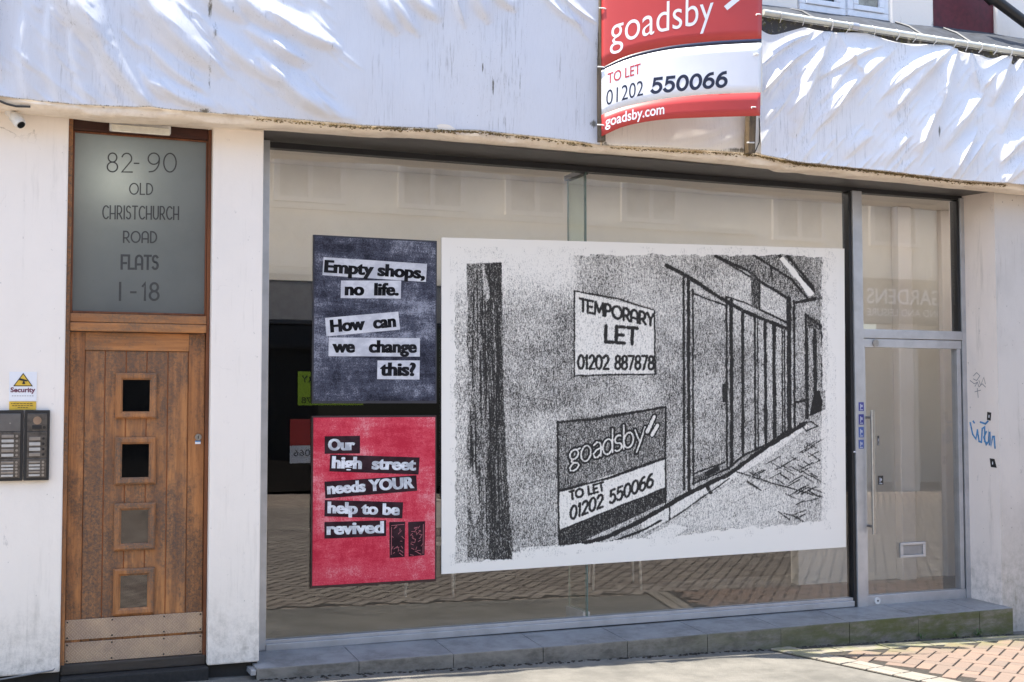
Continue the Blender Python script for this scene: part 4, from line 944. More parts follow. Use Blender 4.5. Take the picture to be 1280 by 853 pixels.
# paving
pl([(921, 590), (958, 602), (1000, 614), (1030, 622)], 1.4)
for i in range(46):
    u = random.random(); a = (random.uniform(930, 1020), 0); x = a[0]; y = random.uniform(545, 600)+(1030-x)*0.05; l = random.uniform(8, 20)
    if y > 530+(1030-x)*0.62: pl([(x, y), (x+l, y+l*random.choice([.62, .55, -.55]))], 1.0, 0.9)
for i in range(16):
    x = random.uniform(965, 1015); y = random.uniform(600, 652); s_ = random.choice([1, -1]); pl([(x, y), (x+random.uniform(10, 20), y+s_*random.uniform(4, 10))], 1.2, 0.9)
for i in range(24):
    x = random.uniform(850, 960); y = random.uniform(590, 660)
    if y > 655-(x-806)*0.50: pl([(x, y), (x+random.uniform(12, 30), y-random.uniform(8, 20))], 0.8, 0.55)
pl([(1000, 530), (1014, 527), (1022, 533), (1008, 539), (1000, 530)], 1.4)
# ragged borders of the printed area
edge = 4*smooth_noise(9, 11)+2*smooth_noise(4, 12)
inner = (gx > 566+edge) & (gx < 1031+edge*1.3) & (gy > 314+edge+np.clip((gx-560)/470, 0, 1)*3) & (gy < 708-(gx-568)*0.098-edge*1.1-8*(gx > 640))
fr_ = (gx > 1024+edge) & inner; D[fr_] *= 0.55
D[(gy > 672-(gx-860)*0.06) & (gx > 650)] *= 0.62
out_rag = (~inner) & (gx > 562) & (gx < 1046) & (gy > 308) & (gy < 708-(gx-568)*0.098)
D[~inner] = 0.0; D[out_rag] = 0.20*(smooth_noise(10, 14)[out_rag] > 0.5)
def make_print():
    Y = 0.336
    TL, TR, BR, BL = at(552, 297, Y), at(1055.5, 311, Y), at(1057.5, 684, Y), at(552, 718, Y)
    nx, ny = 600, 400
    u = np.linspace(0, 1, nx)[None, :, None]; v = np.linspace(0, 1, ny)[:, None, None]
    P = (BL*(1-u)+BR*u)*(1-v)+(TL*(1-u)+TR*u)*v
    Pf = P.reshape(-1, 3); px, py = proj(Pf)
    j = np.clip((px-X0)*S, 0, PWD*S-1.01); i = np.clip((py-Y0)*S, 0, PHT*S-1.01); i0, j0 = i.astype(int), j.astype(int); fi, fj = i-i0, j-j0
    dens = (D[i0, j0]*(1-fj)+D[i0, j0+1]*fj)*(1-fi)+(D[i0+1, j0]*(1-fj)+D[i0+1, j0+1]*fj)*fi
    idx = np.arange(nx*ny).reshape(ny, nx)
    faces = np.stack([idx[:-1, :-1], idx[:-1, 1:], idx[1:, 1:], idx[1:, :-1]], -1).reshape(-1, 4)
    me = bpy.data.meshes.new('print_sheet'); me.vertices.add(nx*ny); me.vertices.foreach_set('co', Pf.astype(np.float32).ravel())
    me.loops.add(faces.size); me.loops.foreach_set('vertex_index', faces.ravel().astype(np.int32))
    me.polygons.add(len(faces)); me.polygons.foreach_set('loop_start', np.arange(0, faces.size, 4, dtype=np.int32))
    me.update(calc_edges=True)
    at_ = me.attributes.new('ink', 'FLOAT', 'POINT'); at_.data.foreach_set('value', dens.astype(np.float32))
    n = NM('charcoal_print', 0.8, 0.08)
    g = n.noise(1, 2, 0.7, (150, 150, 105)); g2 = n.noise(1, 2, 0.6, (210, 210, 34), 3.0)
    gg = n.math('ADD', n.math('MULTIPLY', g, 0.62), n.math('MULTIPLY', g2, 0.38))
    th = n.math('ADD', n.attr('ink'), n.math('MULTIPLY', n.math('SUBTRACT', gg, 0.5), 1.9))
    k = n.ramp(th, 0.20, 0.82)
    zero = n.ramp(n.attr('ink'), 0.02, 0.12); k = n.math('MULTIPLY', k, zero)
    n.color(n.mix(k, (0.86, 0.825, 0.755), (0.036, 0.034, 0.032))); me.materials.append(n.m)
    o = bpy.data.objects.new('print_sheet', me); COL.objects.link(o)
    r = thing('large_print', tuple((BL+BR)/2), 'huge white sheet with a black charcoal drawing of a shop street, fixed to the window', 'print')
    o.parent = r; o.matrix_parent_inverse = Matrix.Translation(r.location).inverted()
    t = MB(); e = np.array([0, 0.003, 0]); t.slab([tuple(p+e) for p in (BL, BR, TR, TL)], (0, 1, 0), 0.004); t.build('backing_sheet', MAT['sign_white'], r)
make_print()

# ================================================================== tarpaulins
SB_X = [-700, -60, 0, 100, 190, 260, 335, 450, 600, 720, 752, 945, 1000, 1100, 1200, 1280, 1500]
SB_Y = [110, 116, 121, 131, 135, 142, 147, 157, 163, 177, 182, 192, 203, 213, 226, 231, 240]
def tarp(xa, xb, ztop, ybot, ytop, ridges, seed, mat, parent, name, stains=(), nx=420, nz=150, scallop=None, rough=1.0, zb_off=0.0):
    g = np.random.default_rng(seed)
    xs = np.linspace(xa, xb, nx); vs = np.linspace(0, 1, nz)
    pxs, _ = proj(np.stack([xs, np.full(nx, ybot), np.full(nx, 3.38)], -1))
    zb = np.array([at(p, np.interp(p, SB_X, SB_Y), ybot)[2] for p in pxs])+zb_off
    zt_ = ztop(xs) if callable(ztop) else np.full(nx, ztop)
    if scallop is not None: zt_ = zt_-scallop(xs)
    X = np.repeat(xs[None], nz, 0); Z = zb[None]*(1-vs[:, None])+zt_[None]*vs[:, None]
    Y = ybot+(ytop-ybot)*vs[:, None]+0*X
    px, py = proj(np.stack([X, Y, Z], -1))
    disp = np.zeros_like(X)
    for (a, b, w, amp) in ridges:
        dx, dy = b[0]-a[0], b[1]-a[1]; L = math.hypot(dx, dy); tt = ((px-a[0])*dx+(py-a[1])*dy)/(L*L); d = ((px-a[0])*dy-(py-a[1])*dx)/L
        bend = 0.05*L*np.sin(np.clip(tt, 0, 1)*3.1); d = d+bend
        tc = np.clip(tt, 0, 1); taper = np.sin(np.pi*np.clip(tc*0.94+0.03, 0, 1))**0.4*(1-np.clip(np.abs(tt-0.5)-0.5, 0, 0.15)/0.15)
        ww = w*(0.55+0.9*tc*(1-tc)*2)
        sgn = 1.0 if dx > 0 else -1.0
        ww = np.where(d*sgn > 0, ww*1.9, ww*0.75)
        disp += 1.9*amp*taper*(np.exp(-(d/ww)**2) if w > 5.2 else 1.25*np.exp(-np.abs(d)/(0.75*ww)))
    def wave(kx, kz, a): 
        return a*np.sin(X*kx+Z*kz+g.uniform(0, 6.28)+1.3*np.sin(X*kx*0.37+g.uniform(0, 6.28))+0.8*np.sin(Z*3.1+g.uniform(0, 6.28)))
    for _ in range(5): disp += rough*wave(g.uniform(1.5, 4), g.uniform(-3, 3), 0.006)
    for _ in range(6): disp += rough*wave(g.uniform(7, 18), g.uniform(-9, 9), 0.0011)
    # slack just above the hem
    disp += 0.012*np.sin(np.pi*np.clip(vs, 0, 1))[:, None]
    Y = Y-disp
    P = np.stack([X, Y, Z], -1).reshape(-1, 3)
    st = np.zeros(X.shape)
    hem = np.clip((0.030-(Z-zb[None]))/0.030, 0, 1)*0.62
    st = np.maximum(st, hem)
    for (cx, cy, rx, ry, amp) in stains: st = np.maximum(st, amp*np.exp(-((px-cx)/rx)**2-((py-cy)/ry)**2))
    idx = np.arange(nx*nz).reshape(nz, nx); faces = np.stack([idx[:-1, :-1], idx[:-1, 1:], idx[1:, 1:], idx[1:, :-1]], -1).reshape(-1, 4)
    me = bpy.data.meshes.new(name); me.vertices.add(nx*nz); me.vertices.foreach_set('co', P.astype(np.float32).ravel())
    me.loops.add(faces.size); me.loops.foreach_set('vertex_index', faces.ravel().astype(np.int32))
    me.polygons.add(len(faces)); me.polygons.foreach_set('loop_start', np.arange(0, faces.size, 4, dtype=np.int32))
    me.update(calc_edges=True); me.polygons.foreach_set('use_smooth', [True]*len(faces))
    a_ = me.attributes.new('stain', 'FLOAT', 'POINT'); a_.data.foreach_set('value', st.astype(np.float32).ravel())
    me.materials.append(mat); o = bpy.data.objects.new(name, me); COL.objects.link(o)
    md = o.modifiers.new('thickness', 'SOLIDIFY'); md.thickness = 0.0015; md.offset = -1
    if parent: o.parent = parent; o.matrix_parent_inverse = Matrix.Translation(parent.location).inverted()
    return o, P.reshape(nz, nx, 3)

RL = [((88, -14), (186, 134), 11, .036), ((60, -30), (120, 50), 14, .030), ((170, -14), (262, 84), 14, .040), ((186, 60), (252, 114), 6, .018), ((176, 88), (206, 124), 6, .016), ((196, 108), (262, 136), 7, .020),
      ((262, 36), (350, 108), 8, .024), ((290, -12), (352, 40), 10, .030), ((240, -30), (300, 24), 10, .026), ((310, 40), (380, 78), 7, .020), ((338, 18), (416, 60), 9, .030), ((336, 50), (376, 84), 6, .018), ((326, 76), (404, 142), 9, .028), ((352, 118), (440, 150), 8, .012),
      ((455, -24), (492, 36), 9, .030), ((486, -8), (520, 40), 6, .020), ((500, -20), (545, 22), 8, .024), ((565, -26), (578, 30), 5, .020), ((584, -30), (606, 24), 8, .026), ((606, -20), (640, 12), 7, .020), ((672, -10), (722, 34), 3.5, .012), ((690, -12), (742, 30), 3, .012), ((700, 0), (735, 52), 3, .008),
      ((30, 20), (36, 128), 10, .012), ((62, 10), (74, 132), 9, .010), ((88, 34), (112, 134), 7, .010), ((4, -20), (2, 90), 5, .02), ((120, 60), (150, 130), 6, .008)]
g_ = random.Random(3)
for i in range(130):
    x = g_.uniform(-20, 420); y = g_.uniform(-20, 140); l = g_.uniform(18, 46); RL.append(((x, y), (x+l*0.8, y+l*0.75), g_.uniform(1.6, 4.5), g_.uniform(.001, .0055)))
tl_stains = [(262, 12, 5, 26, .72), (268, 40, 7, 30, .60), (290, 14, 5, 20, .55), (255, 140, 14, 5, .80), (262, 90, 6, 60, .58), (275, 60, 3, 40, .55), (235, 20, 3, 14, .5), (603, 85, 1.6, 10, .95), (616, 108, 1.8, 20, .9), (649, 105, 0.8, 26, .8), (554, 33, 0.9, 10, .8), (489, 97, 1, 3, .9), (500, 60, 30, 70, .30), (400, 110, 40, 60, .30), (742, 155, 9, 9, .75), (745, 60, 6, 60, .55), (405, 14, 3, 20, .6), (414, 60, 1.2, 8, .75)]
lt = thing('tarpaulin', (0.5, -0.25, 3.4), 'wrinkled bluish white tarpaulin covering the canopy left of the red sign', 'tarpaulin', 'tarpaulins over the canopy')
tarp(-2.6, float(at(750, 100, -0.25)[0]), 5.2, -0.245, -0.262, RL, 5, MAT['tarp'], lt, 'sheet', tl_stains, 640, 190)
RRI = [((1036, 43), (998, 156), 9, .036), ((1094, 60), (1026, 96), 6, .024), ((1066, 76), (1028, 124), 5.5, .022), ((1108, 70), (1028, 152), 8, .030), ((1187, 59), (1118, 136), 8, .036), ((1160, 74), (1104, 118), 6, .020), ((1194, 62), (1174, 124), 6, .034), ((1176, 118), (1148, 192), 8, .026),
       ((1224, 122), (1180, 182), 7, .028), ((1216, 168), (1189, 220), 5, .024), ((1222, 184), (1198, 222), 4, .02), ((1264, 70), (1240, 126), 7, .034), ((1272, 118), (1252, 162), 6, .022), ((1284, 170), (1252, 200), 7, .022), ((1288, 205), (1256, 230), 6, .02), ((1134, 172), (1108, 204), 6, .020), ((1160, 146), (1148, 186), 4, .016),
       ((1014, 60), (956, 112), 5, .020), ((1010, 44), (958, 78), 4, .014), ((1088, 170), (1058, 196), 6, .014), ((1062, 104), (1036, 150), 5, .014), ((1290, 66), (1276, 140), 6, .03), ((1212, 60), (1222, 110), 5, .016), ((1048, 44), (1072, 92), 5, .012)]
for i in range(150):
    x = g_.uniform(960, 1300); y = g_.uniform(60, 220); l = g_.uniform(14, 40); RRI.append(((x, y), (x-l*0.62, y+l*0.85), g_.uniform(1.6, 4.2), g_.uniform(.0012, .0065)))
rt_ = thing('tarpaulin', (6.6, -0.25, 3.35), 'wrinkled pinkish white tarpaulin tied under a pale pole right of the red sign', 'tarpaulin', 'tarpaulins over the canopy')
XR0, XR1 = float(at(948, 100, -0.25)[0]), 9.3
PZ0 = at(957, 16, -0.25); PZ1 = at(1280, 66, -0.25)
def pole_z(x): return PZ0[2]+(PZ1[2]-PZ0[2])*(x-PZ0[0])/(PZ1[0]-PZ0[0])
def scal(xs): return 0.040+0.016*np.abs(np.sin(xs*4.1))+0.010*np.sin(xs*9.0)
o_rt, RP = tarp(XR0, XR1, lambda xs: pole_z(xs), -0.270, -0.215, RRI, 9, MAT['tarp_b'], rt_, 'sheet',
     [(1230, 130, 5, 70, .45), (1172, 165, 2, 12, .75), (995, 170, 1, 8, .7), (970, 188, 1.5, 8, .6), (1078, 60, 18, 8, .45), (1120, 55, 10, 10, .5), (1200, 90, 8, 30, .4), (1100, 120, 4, 60, .4), (1058, 130, 3, 70, .35)], 520, 160, scal)
t = MB()
for k, px_ in enumerate((975, 1003, 1039, 1060, 1092, 1122, 1143, 1168, 1192, 1207, 1225, 1243, 1262)):
    x = at(px_, 50, -0.25)[0]; z = pole_z(x)
    q = MB(); zz = z-0.055-scal(np.array([x]))[0]*0.3
    q.tube([(x-.006, -0.246, z+0.026), (x, -0.277, z+0.004), (x+.004, -0.268, z-0.026), (x+random.uniform(-.01, .014), -0.240, z-0.05-random.uniform(0, .014))], random.choice([0.0035, 0.005, 0.006]), 6); q.build('cable_tie', MAT['white_plastic'], rt_, True)
# cream backing sheet behind the sign
bs = thing('tarpaulin', (4.5, -0.22, 3.4), 'plain cream sheet on the canopy behind and below the red sign', 'tarpaulin', 'tarpaulins over the canopy')
tarp(float(at(752, 100, -0.24)[0]), float(at(947, 100, -0.24)[0])+0.03, 4.6, -0.236, -0.236, [((800, 185), (905, 160), 7, .006), ((850, 190), (930, 168), 6, .006)], 12, MAT['tarp_c'], bs, 'sheet', [(755, 180, 6, 4, .8), (850, 188, 80, 3, .6), (920, 188, 30, 5, .75)], 120, 60)
o = moss_strip().build('moss', MAT['drymoss']); tag(o, 'brown moss growing along the lower hem of the tarpaulins', 'moss', None, 'stuff')

# pole, gutter, flashing
d = (PZ1-PZ0)/np.linalg.norm(PZ1-PZ0)
po = thing('pole', tuple(PZ0), 'pale metal pole running along the top of the right tarpaulin', 'pole')
t = MB(); t.tube([tuple(PZ0-d*0.02), tuple(PZ0+d*5.0)], 0.024, 14); t.build('tube', plain('galvanised_pole', (0.62, 0.64, 0.58), 0.4, 0.2, vs=6, var=0.15), po, True)
c = at(1068, 33, -0.25); c = PZ0+d*float((c-PZ0)@d); t = MB(); t.tube([tuple(c-d*0.03), tuple(c+d*0.03)], 0.029, 14); t.build('collar', MAT['alu'], po, True)
SEAM = plain('lead_seam', (0.10, 0.105, 0.115), 0.5, 0.2)
fl_ = thing('roof_flashing', (6.5, 0.0, 4.45), 'grey lead flashing between the pale pole and the upper windows', 'flashing')
Y2 = 0.30
zf0 = at(1000, 14, Y2)[2]; zf1 = at(1250, 45, Y2)[2]
fx0, fx1 = 4.3, 9.6
def fz(x):
    xa, xb = at(1000, 14, Y2)[0], at(1250, 45, Y2)[0]; return zf0+(zf1-zf0)*(x-xa)/(xb-xa)
t = MB(); xs = np.linspace(fx0, fx1, 60); vs = []
for x in xs:
    lap = 0.006*(math.sin(x*5.2) > 0.92)
    rows = [(-0.195, pole_z(x)-0.10), (-0.200, pole_z(x)-0.004), (-0.10, pole_z(x)+0.055+lap), (0.10, (pole_z(x)+fz(x))/2+0.05+lap+0.008*math.sin(x*6)), (0.27, fz(x)-0.010+0.006*math.sin(x*9)), (0.30, fz(x)+0.015)]
    vs += [(x, y, z) for y, z in rows]
n = 6; t.add(vs, [(i*n+k, (i+1)*n+k, (i+1)*n+k+1, i*n+k+1) for i in range(len(xs)-1) for k in range(n-1)])
t.build('lead_sheet', MAT['lead'], fl_, True)
for px_ in (1146, 1206, 1012):
    t = MB(); p = at(px_, 25, 0.0); x = p[0]; t.tube([(x, -0.19, pole_z(x)+0.01), (x+0.003, -0.10, pole_z(x)+0.062), (x+.006, 0.10, (pole_z(x)+fz(x))/2+0.058), (x+.01, 0.27, fz(x)-0.004)], 0.010, 6)
    t.build('lead_seam', SEAM, fl_, True)
gt = thing('gutter', (6.5, -0.2, 4.36), 'dark mossy gutter strip showing below the pale pole', 'gutter')
t = MB(); xs = np.linspace(XR0-0.05, 9.6, 30); vs = []
for x in xs: vs += [(x, -0.206, pole_z(x)-0.16), (x, -0.212, pole_z(x)-0.02), (x, -0.196, pole_z(x)-0.008), (x, -0.196, pole_z(x)-0.16)]
t.add(vs, [(i*4+k, (i+1)*4+k, (i+1)*4+(k+1) % 4, i*4+(k+1) % 4) for i in range(29) for k in range(4)])
_n = NM('mossy_gutter', 0.8, 0.2); _n.color(_n.mix(_n.ramp(_n.noise(20, 5, 0.75), 0.50, 0.62), (0.060, 0.060, 0.064), _n.mix(_n.ramp(_n.noise(45, 3), 0.5, 0.6), (0.10, 0.095, 0.03), (0.35, 0.34, 0.31)))); t.build('trough', _n.m, gt)

# upper storey
uw = thing('upper_wall', (6.0, 0.3, 4.6), 'white and maroon painted upper wall above the lead flashing', 'wall')
xm0, xm1 = at(1164, 10, Y2)[0], at(1243, 20, Y2)[0]; xw0 = at(1110, 10, Y2)[0]; xv0 = at(997, 5, Y2)[0]
t = MB(); t.box(xw0+0.002, xm0, Y2-0.03, 0.6, 4.50, 7.2, 0.02); t.box(xm1, 11.0, Y2-0.02, 0.6, 4.40, 7.2, 0.02); t.build('white_pier', MAT['white_wall'], uw)
t = MB(); t.box(xm0+0.001, xm1-0.001, Y2+0.01, 0.6, 4.45, 7.2); t.build('maroon_panel', MAT['maroon'], uw)
t = MB(); t.box(-3.5, xv0-0.002, Y2, 0.6, 4.4, 7.2); t.box(xv0-0.002, xw0+0.002, Y2, 0.6, 5.7, 7.2); t.build('wall_face', MAT['white_wall'], uw)
uv = thing('upper_window', ((xv0+xw0)/2, Y2, 4.6), 'white plastic window of the upper floor above the flashing', 'window')
zb0 = fz(xv0)+0.004; xA = [at(p, 5, Y2)[0] for p in (999, 1056, 1059, 1110)]
for a, b in ((xA[0], xA[1]), (xA[2], xA[3])):
    t = MB(); zz = fz((a+b)/2)+0.006
    for (p, q, r_, s_) in ((a, b, zz, zz+0.055), (a, a+0.055, zz+0.056, 5.69), (b-0.055, b, zz+0.056, 5.69)): t.box(p, q, Y2-0.01, Y2+0.07, r_, s_, 0.006)
    for (p, q, r_, s_) in ((a+0.056, b-0.056, zz+0.057, zz+0.10), (a+0.056, a+0.10, zz+0.101, 5.69), (b-0.10, b-0.056, zz+0.101, 5.69)): t.box(p, q, Y2-0.022, Y2+0.05, r_, s_, 0.006)
    f = t.build('casement', MAT['upvc'], uv)
    t = MB(); t.box(a+0.0995, b-0.0995, Y2+0.01, Y2+0.02, zz+0.1, 5.69); t.build('pane', MAT['dark_glass'], f)
    if a == xA[2]:
        t = MB(); t.box(a+0.11, b-0.11, Y2+0.0, Y2+0.008, zz+0.108, zz+0.30); t.build('painted_pane_reflection', plain('pane_reflection_paint', (0.42, 0.42, 0.36), 0.6, vs=9, var=0.4), f)  # pale plate before the pane, a reflection painted as colour
dp = thing('drainpipe', (8.6, 0.1, 4.6), 'thick black drainpipe slanting down at the top right corner', 'drainpipe')
a, b, c_ = at(1222, -22, 0.12), at(1244, 0, 0.10), at(1300, 42, 0.05)
t = MB(); t.tube([tuple(a), tuple(b)], 0.055, 18); t.tube([tuple(b+(a-b)*0.35), tuple(b+(a-b)*0.0)], 0.066, 18); t.build('socket', MAT['black'], dp, True)
t = MB(); t.tube([tuple(b), tuple(c_)], 0.045, 18); t.build('pipe', MAT['black'], dp, True)

# ================================================================== sign : battens, curved board, lettering
def su(px): return np.clip((px-752.0)/198.0, -0.05, 1.05)
def sy(px):
    u = su(px); return -0.315-0.30*(np.sin(np.clip(u, 0, 1)*np.pi/2)**0.85 if u > 0 else 0.0)
def SP(px, py, lift=0.0): 
    p = at(px, py, sy(px)-lift); return p
bt = thing('timber_batten', (3.8, -0.28, 3.4), 'old mossy timber batten at the left edge of the red sign', 'batten', 'battens holding the sign')
xl = at(751, 100, -0.27)[0]; zl = at(751, 178, -0.27)[2]
t = MB(); t.box(xl-0.024, xl+0.016, -0.312, -0.255, zl, 5.3, 0.004); t.build('post', MAT['old_batten'], bt)
rb = thing('timber_batten', (5.0, -0.3, 3.4), 'brown timber batten showing below the right corner of the red sign', 'batten', 'battens holding the sign')
pa, pb = at(937, 192, -0.28), at(934, 140, -0.34); pc = np.array([pb[0]+0.0, -0.50, 5.2])
t = MB(); e = 0.028
t.add([(pa[0]-e, pa[1]-.03, pa[2]), (pa[0]+e, pa[1]-.03, pa[2]), (pa[0]+e, pa[1]+.03, pa[2]), (pa[0]-e, pa[1]+.03, pa[2]), (pc[0]-e, pc[1]-.03, pc[2]), (pc[0]+e, pc[1]-.03, pc[2]), (pc[0]+e, pc[1]+.03, pc[2]), (pc[0]-e, pc[1]+.03, pc[2])],
      [(0, 1, 2, 3), (4, 5, 6, 7), (0, 1, 5, 4), (1, 2, 6, 5), (2, 3, 7, 6), (3, 0, 4, 7)]); t.build('post', MAT['old_batten'], rb)
sg = thing('letting_sign', (4.5, -0.5, 3.5), 'red and white letting agent sign board bowed outwards above the window', 'sign')
CX = np.linspace(752, 950, 45)
def crv(xs, ys): 
    def f(x):
        # smooth interpolation through measured points
        xx = np.array(xs, float); yy = np.array(ys, float); k = len(xx)
        m = np.gradient(yy, xx); i = int(np.clip(np.searchsorted(xx, x)-1, 0, k-2)); h = xx[i+1]-xx[i]; s_ = (x-xx[i])/h
        return (2*s_**3-3*s_**2+1)*yy[i]+(s_**3-2*s_**2+s_)*h*m[i]+(-2*s_**3+3*s_**2)*yy[i+1]+(s_**3-s_**2)*h*m[i+1]
    return f
c_bot = crv([752, 777, 803, 829, 880, 949], [170.5, 159.4, 153.2, 149.6, 147, 145]); c_rt = crv([752, 777, 803, 855, 906, 950], [144, 135, 129, 121, 117.4, 116])
c_n1 = crv([752, 777, 829, 880, 952], [88.5, 77.4, 63.7, 58, 53.6]); c_n0 = crv([752, 777, 829, 880, 952], [85, 73, 59.3, 52.9, 48.5])
def c_top(x): return -70+0*x
def band(name, cu, cl, mat, rows=3, lift=0.0, wide=0.0):
    t = MB(); vs = []
    for x in CX:
        for r_ in range(rows+1):
            y = cu(x)+(cl(x)-cu(x))*r_/rows; vs.append(SP(x+ (0.018*(145-y) if x > 949 else 0), y, lift))
    n = rows+1; t.add(vs, [(i*n+k, (i+1)*n+k, (i+1)*n+k+1, i*n+k+1) for i in range(len(CX)-1) for k in range(rows)])
    o = t.build(name, mat, sg, True)
    md = o.modifiers.new('thickness', 'SOLIDIFY'); md.thickness = 0.004; md.offset = 0
    return o
b_red = band('red_panel', c_top, c_n0, MAT['red'], 10); b_nav = band('navy_line', c_n0, c_n1, MAT['navy'], 1); b_wh = band('white_panel', c_n1, c_rt, MAT['sign_white'], 6); b_foot = band('red_foot', c_rt, c_bot, MAT['red'], 3)
# photo-px lettering lifted onto the curved board
def sign_text(parent, txt, A, B, up, off, mat, bend=None, name='lettering', lift=0.0026):
    t = MB(); f2 = (lambda u: bend*4*u*(1-u)) if bend else (lambda u: 0.0)
    font_text(t, txt, off, lambda u, v: SP(A[0]+(B[0]-A[0])*u+up[0]*v, A[1]+(B[1]-A[1])*u+f2(u)+up[1]*v, lift)); return t.build(name, mat, parent)
def sign_strokes(parent, txt, A, B, up, w, mat, bend=0.0, gap=0.16, lift=0.0026):
    t = MB(); st, tw = layout(txt, gap); L = math.hypot(B[0]-A[0], B[1]-A[1]); H = math.hypot(*up)
    st = [[(p[0]/tw*L, p[1]*H) for p in s_] for s_ in st]
    def mp(x, y, l):
        u = x/L; return SP(A[0]+(B[0]-A[0])*u+up[0]*y/H, A[1]+(B[1]-A[1])*u+bend*4*u*(1-u)+up[1]*y/H, lift+l)
    strokes_mb(t, st, w, mp); return t.build('lettering', mat, parent)
sign_text(b_red, 'goadsby', (762.5, 57.0), (891.5, 27.5), (0.5, -37.0), -0.004, MAT['sign_white'], -2.0)
t = MB(); strokes_mb(t, [[(909.5+16.5*i/12, -8.5+13.5*i/12) for i in range(13)]], 6.5, lambda x, y, l: SP(x, -y+0, 0.0026))
for cx_, cy_ in ((909.5, 8.5), (926, -5)):
    t.add([SP(cx_+3.25*math.cos(a), cy_+3.25*math.sin(a), 0.0030) for a in np.linspace(0, 2*math.pi, 17)[:-1]], [tuple(range(16))])
t.build('lettering', MAT['sign_white'], b_red)
sign_text(b_wh, 'TO LET', (759, 105), (800.6, 92), (0.2, -12.6), 0.010, MAT['red_text'], -0.3)
sign_text(b_wh, '01202', (757.5, 132.2), (803.8, 119.2), (0.5, -18.6), -0.002, MAT['navy'], -0.6)
sign_strokes(b_wh, '550066', (814.8, 116.2), (907.2, 107.8), (1.8, -17.0), 4.0, MAT['navy'], -0.4, 0.22)
sign_text(b_foot, 'goadsby.com', (756.5, 158.8), (830.3, 142.4), (0.2, -12.4), 0.016, MAT['sign_white'], -1.5)
for (px_, py_, s_) in ((754.5, 10.5, 1), (753, 84, 1), (752.4, 156.5, 1), (949.5, 18, -1), (947, 68, -1), (943.5, 134, -1)):
    a = SP(px_, py_, 0.010); t = MB(); dx = 0.028*s_
    t.tube([tuple(a+np.array([-dx, 0.02, 0.004])), tuple(a), tuple(a+np.array([dx*0.9, 0.002, -0.003])), tuple(a+np.array([dx*0.95, 0.0, -0.012]))], 0.005, 6); t.build('cable_tie', MAT['white_plastic'], sg, True)
a = at(938, 179, -0.315); t = MB(); t.tube([tuple(a+np.array([-.03, 0, 0])), tuple(a+np.array([.03, -.005, .004]))], 0.006, 6)
t.build('cable_tie', MAT['white_plastic'], rb, True)
t = MB(); t.tube([tuple(at(949, 148, -0.45)), tuple(at(950, 165, -0.31)), tuple(at(949, 178, -0.285)), tuple(at(943, 192, -0.28))], 0.004, 6)
o = t.build('cord', MAT['black']); tag(o, 'thin dark cord hanging below the right corner of the red sign', 'cord')

# ================================================================== marks on the right pillar
def PX_(px, py, lift=0.0): 
    d = ray(px, py); nn = np.array([0.46, 0.068, 0.0]); nn = nn/np.linalg.norm(nn); q = np.array([7.588, 0.0, 0.0])
    tt = ((q-CAM)@nn)/(d@nn); return CAM+d*tt-nn*lift
def pil_strokes(strokes, w, mat, name, label, cat):
    t = MB()
    # strokes in photo pixels, flattened onto the reveal (plane x = 7.6): work in (y, z)
    st = []
    for s_ in strokes: st.append([(PX_(*p)[1], PX_(*p)[2]) for p in s_])
    strokes_mb(t, st, w, lambda y, z, l: np.array([7.588-0.1478*y-0.0015-l, y, z])); o = t.build(name, mat); tag(o, label, cat); return o
pil_strokes([[(1213, 529), (1216, 543), (1220, 549), (1222, 538)], [(1222, 538), (1224, 552), (1227, 553), (1228, 536), (1231, 534), (1231, 552), (1234, 554)], [(1233, 540), (1230, 547), (1233, 556), (1236, 552), (1236, 538), (1237, 556)], [(1237.5, 541), (1239, 558), (1241, 546), (1243, 546), (1244, 560)], [(1226, 528), (1232, 530), (1235, 527)], [(1217, 527), (1218, 528.5)]], 0.015, plain('blue_spray', (0.10, 0.30, 0.58), 0.5, vs=40, var=0.3), 'graffiti', 'blue spray paint scrawl on the side of the right pillar', 'graffiti')
pil_strokes([[(1217, 470), (1221, 466), (1225, 470), (1221, 476), (1217, 474)], [(1213, 476), (1218, 480), (1222, 478)], [(1219, 483), (1222, 478), (1224, 484), (1228, 480), (1232, 484)], [(1224, 476), (1226, 482), (1230, 472), (1232, 480)], [(1222, 486), (1223, 497)], [(1219, 490), (1226, 488)]], 0.006, plain('grey_pen', (0.30, 0.28, 0.28), 0.6), 'graffiti', 'thin grey pen scribble on the right pillar above the blue scrawl', 'graffiti')
for (xa, ya, xb, yb, tl, lb_) in ((1234, 515, 1239, 526, .1, 'small black sticker on the right pillar just above the blue scrawl'), (1238, 573, 1244, 585, -.35, 'small tilted black sticker on the right pillar below the blue scrawl')):
    r = thing('sticker', tuple(PX_((xa+xb)/2, (ya+yb)/2)), lb_, 'sticker', 'black stickers on the pillar')
    q = MB(); q.slab([tuple(PX_(xa-tl*2, yb-1, .001)), tuple(PX_(xb-tl*6, yb, .001)), tuple(PX_(xb+tl*2, ya+1, .001)), tuple(PX_(xa+tl*2, ya, .001))], (-1, 0, 0), 0.001); q.build('backing', MAT['black'], r)
    q = MB(); mx, my = (xa+xb)/2, (ya+yb)/2; q.slab([tuple(PX_(mx-.5, my+1.8, .0025)), tuple(PX_(mx+.5, my+1.8, .0025)), tuple(PX_(mx+.5, my-1.5, .0025)), tuple(PX_(mx-.3, my-1.8, .0025))], (-1, 0, 0), 0.001); q.build('print', MAT['sign_white'], r)

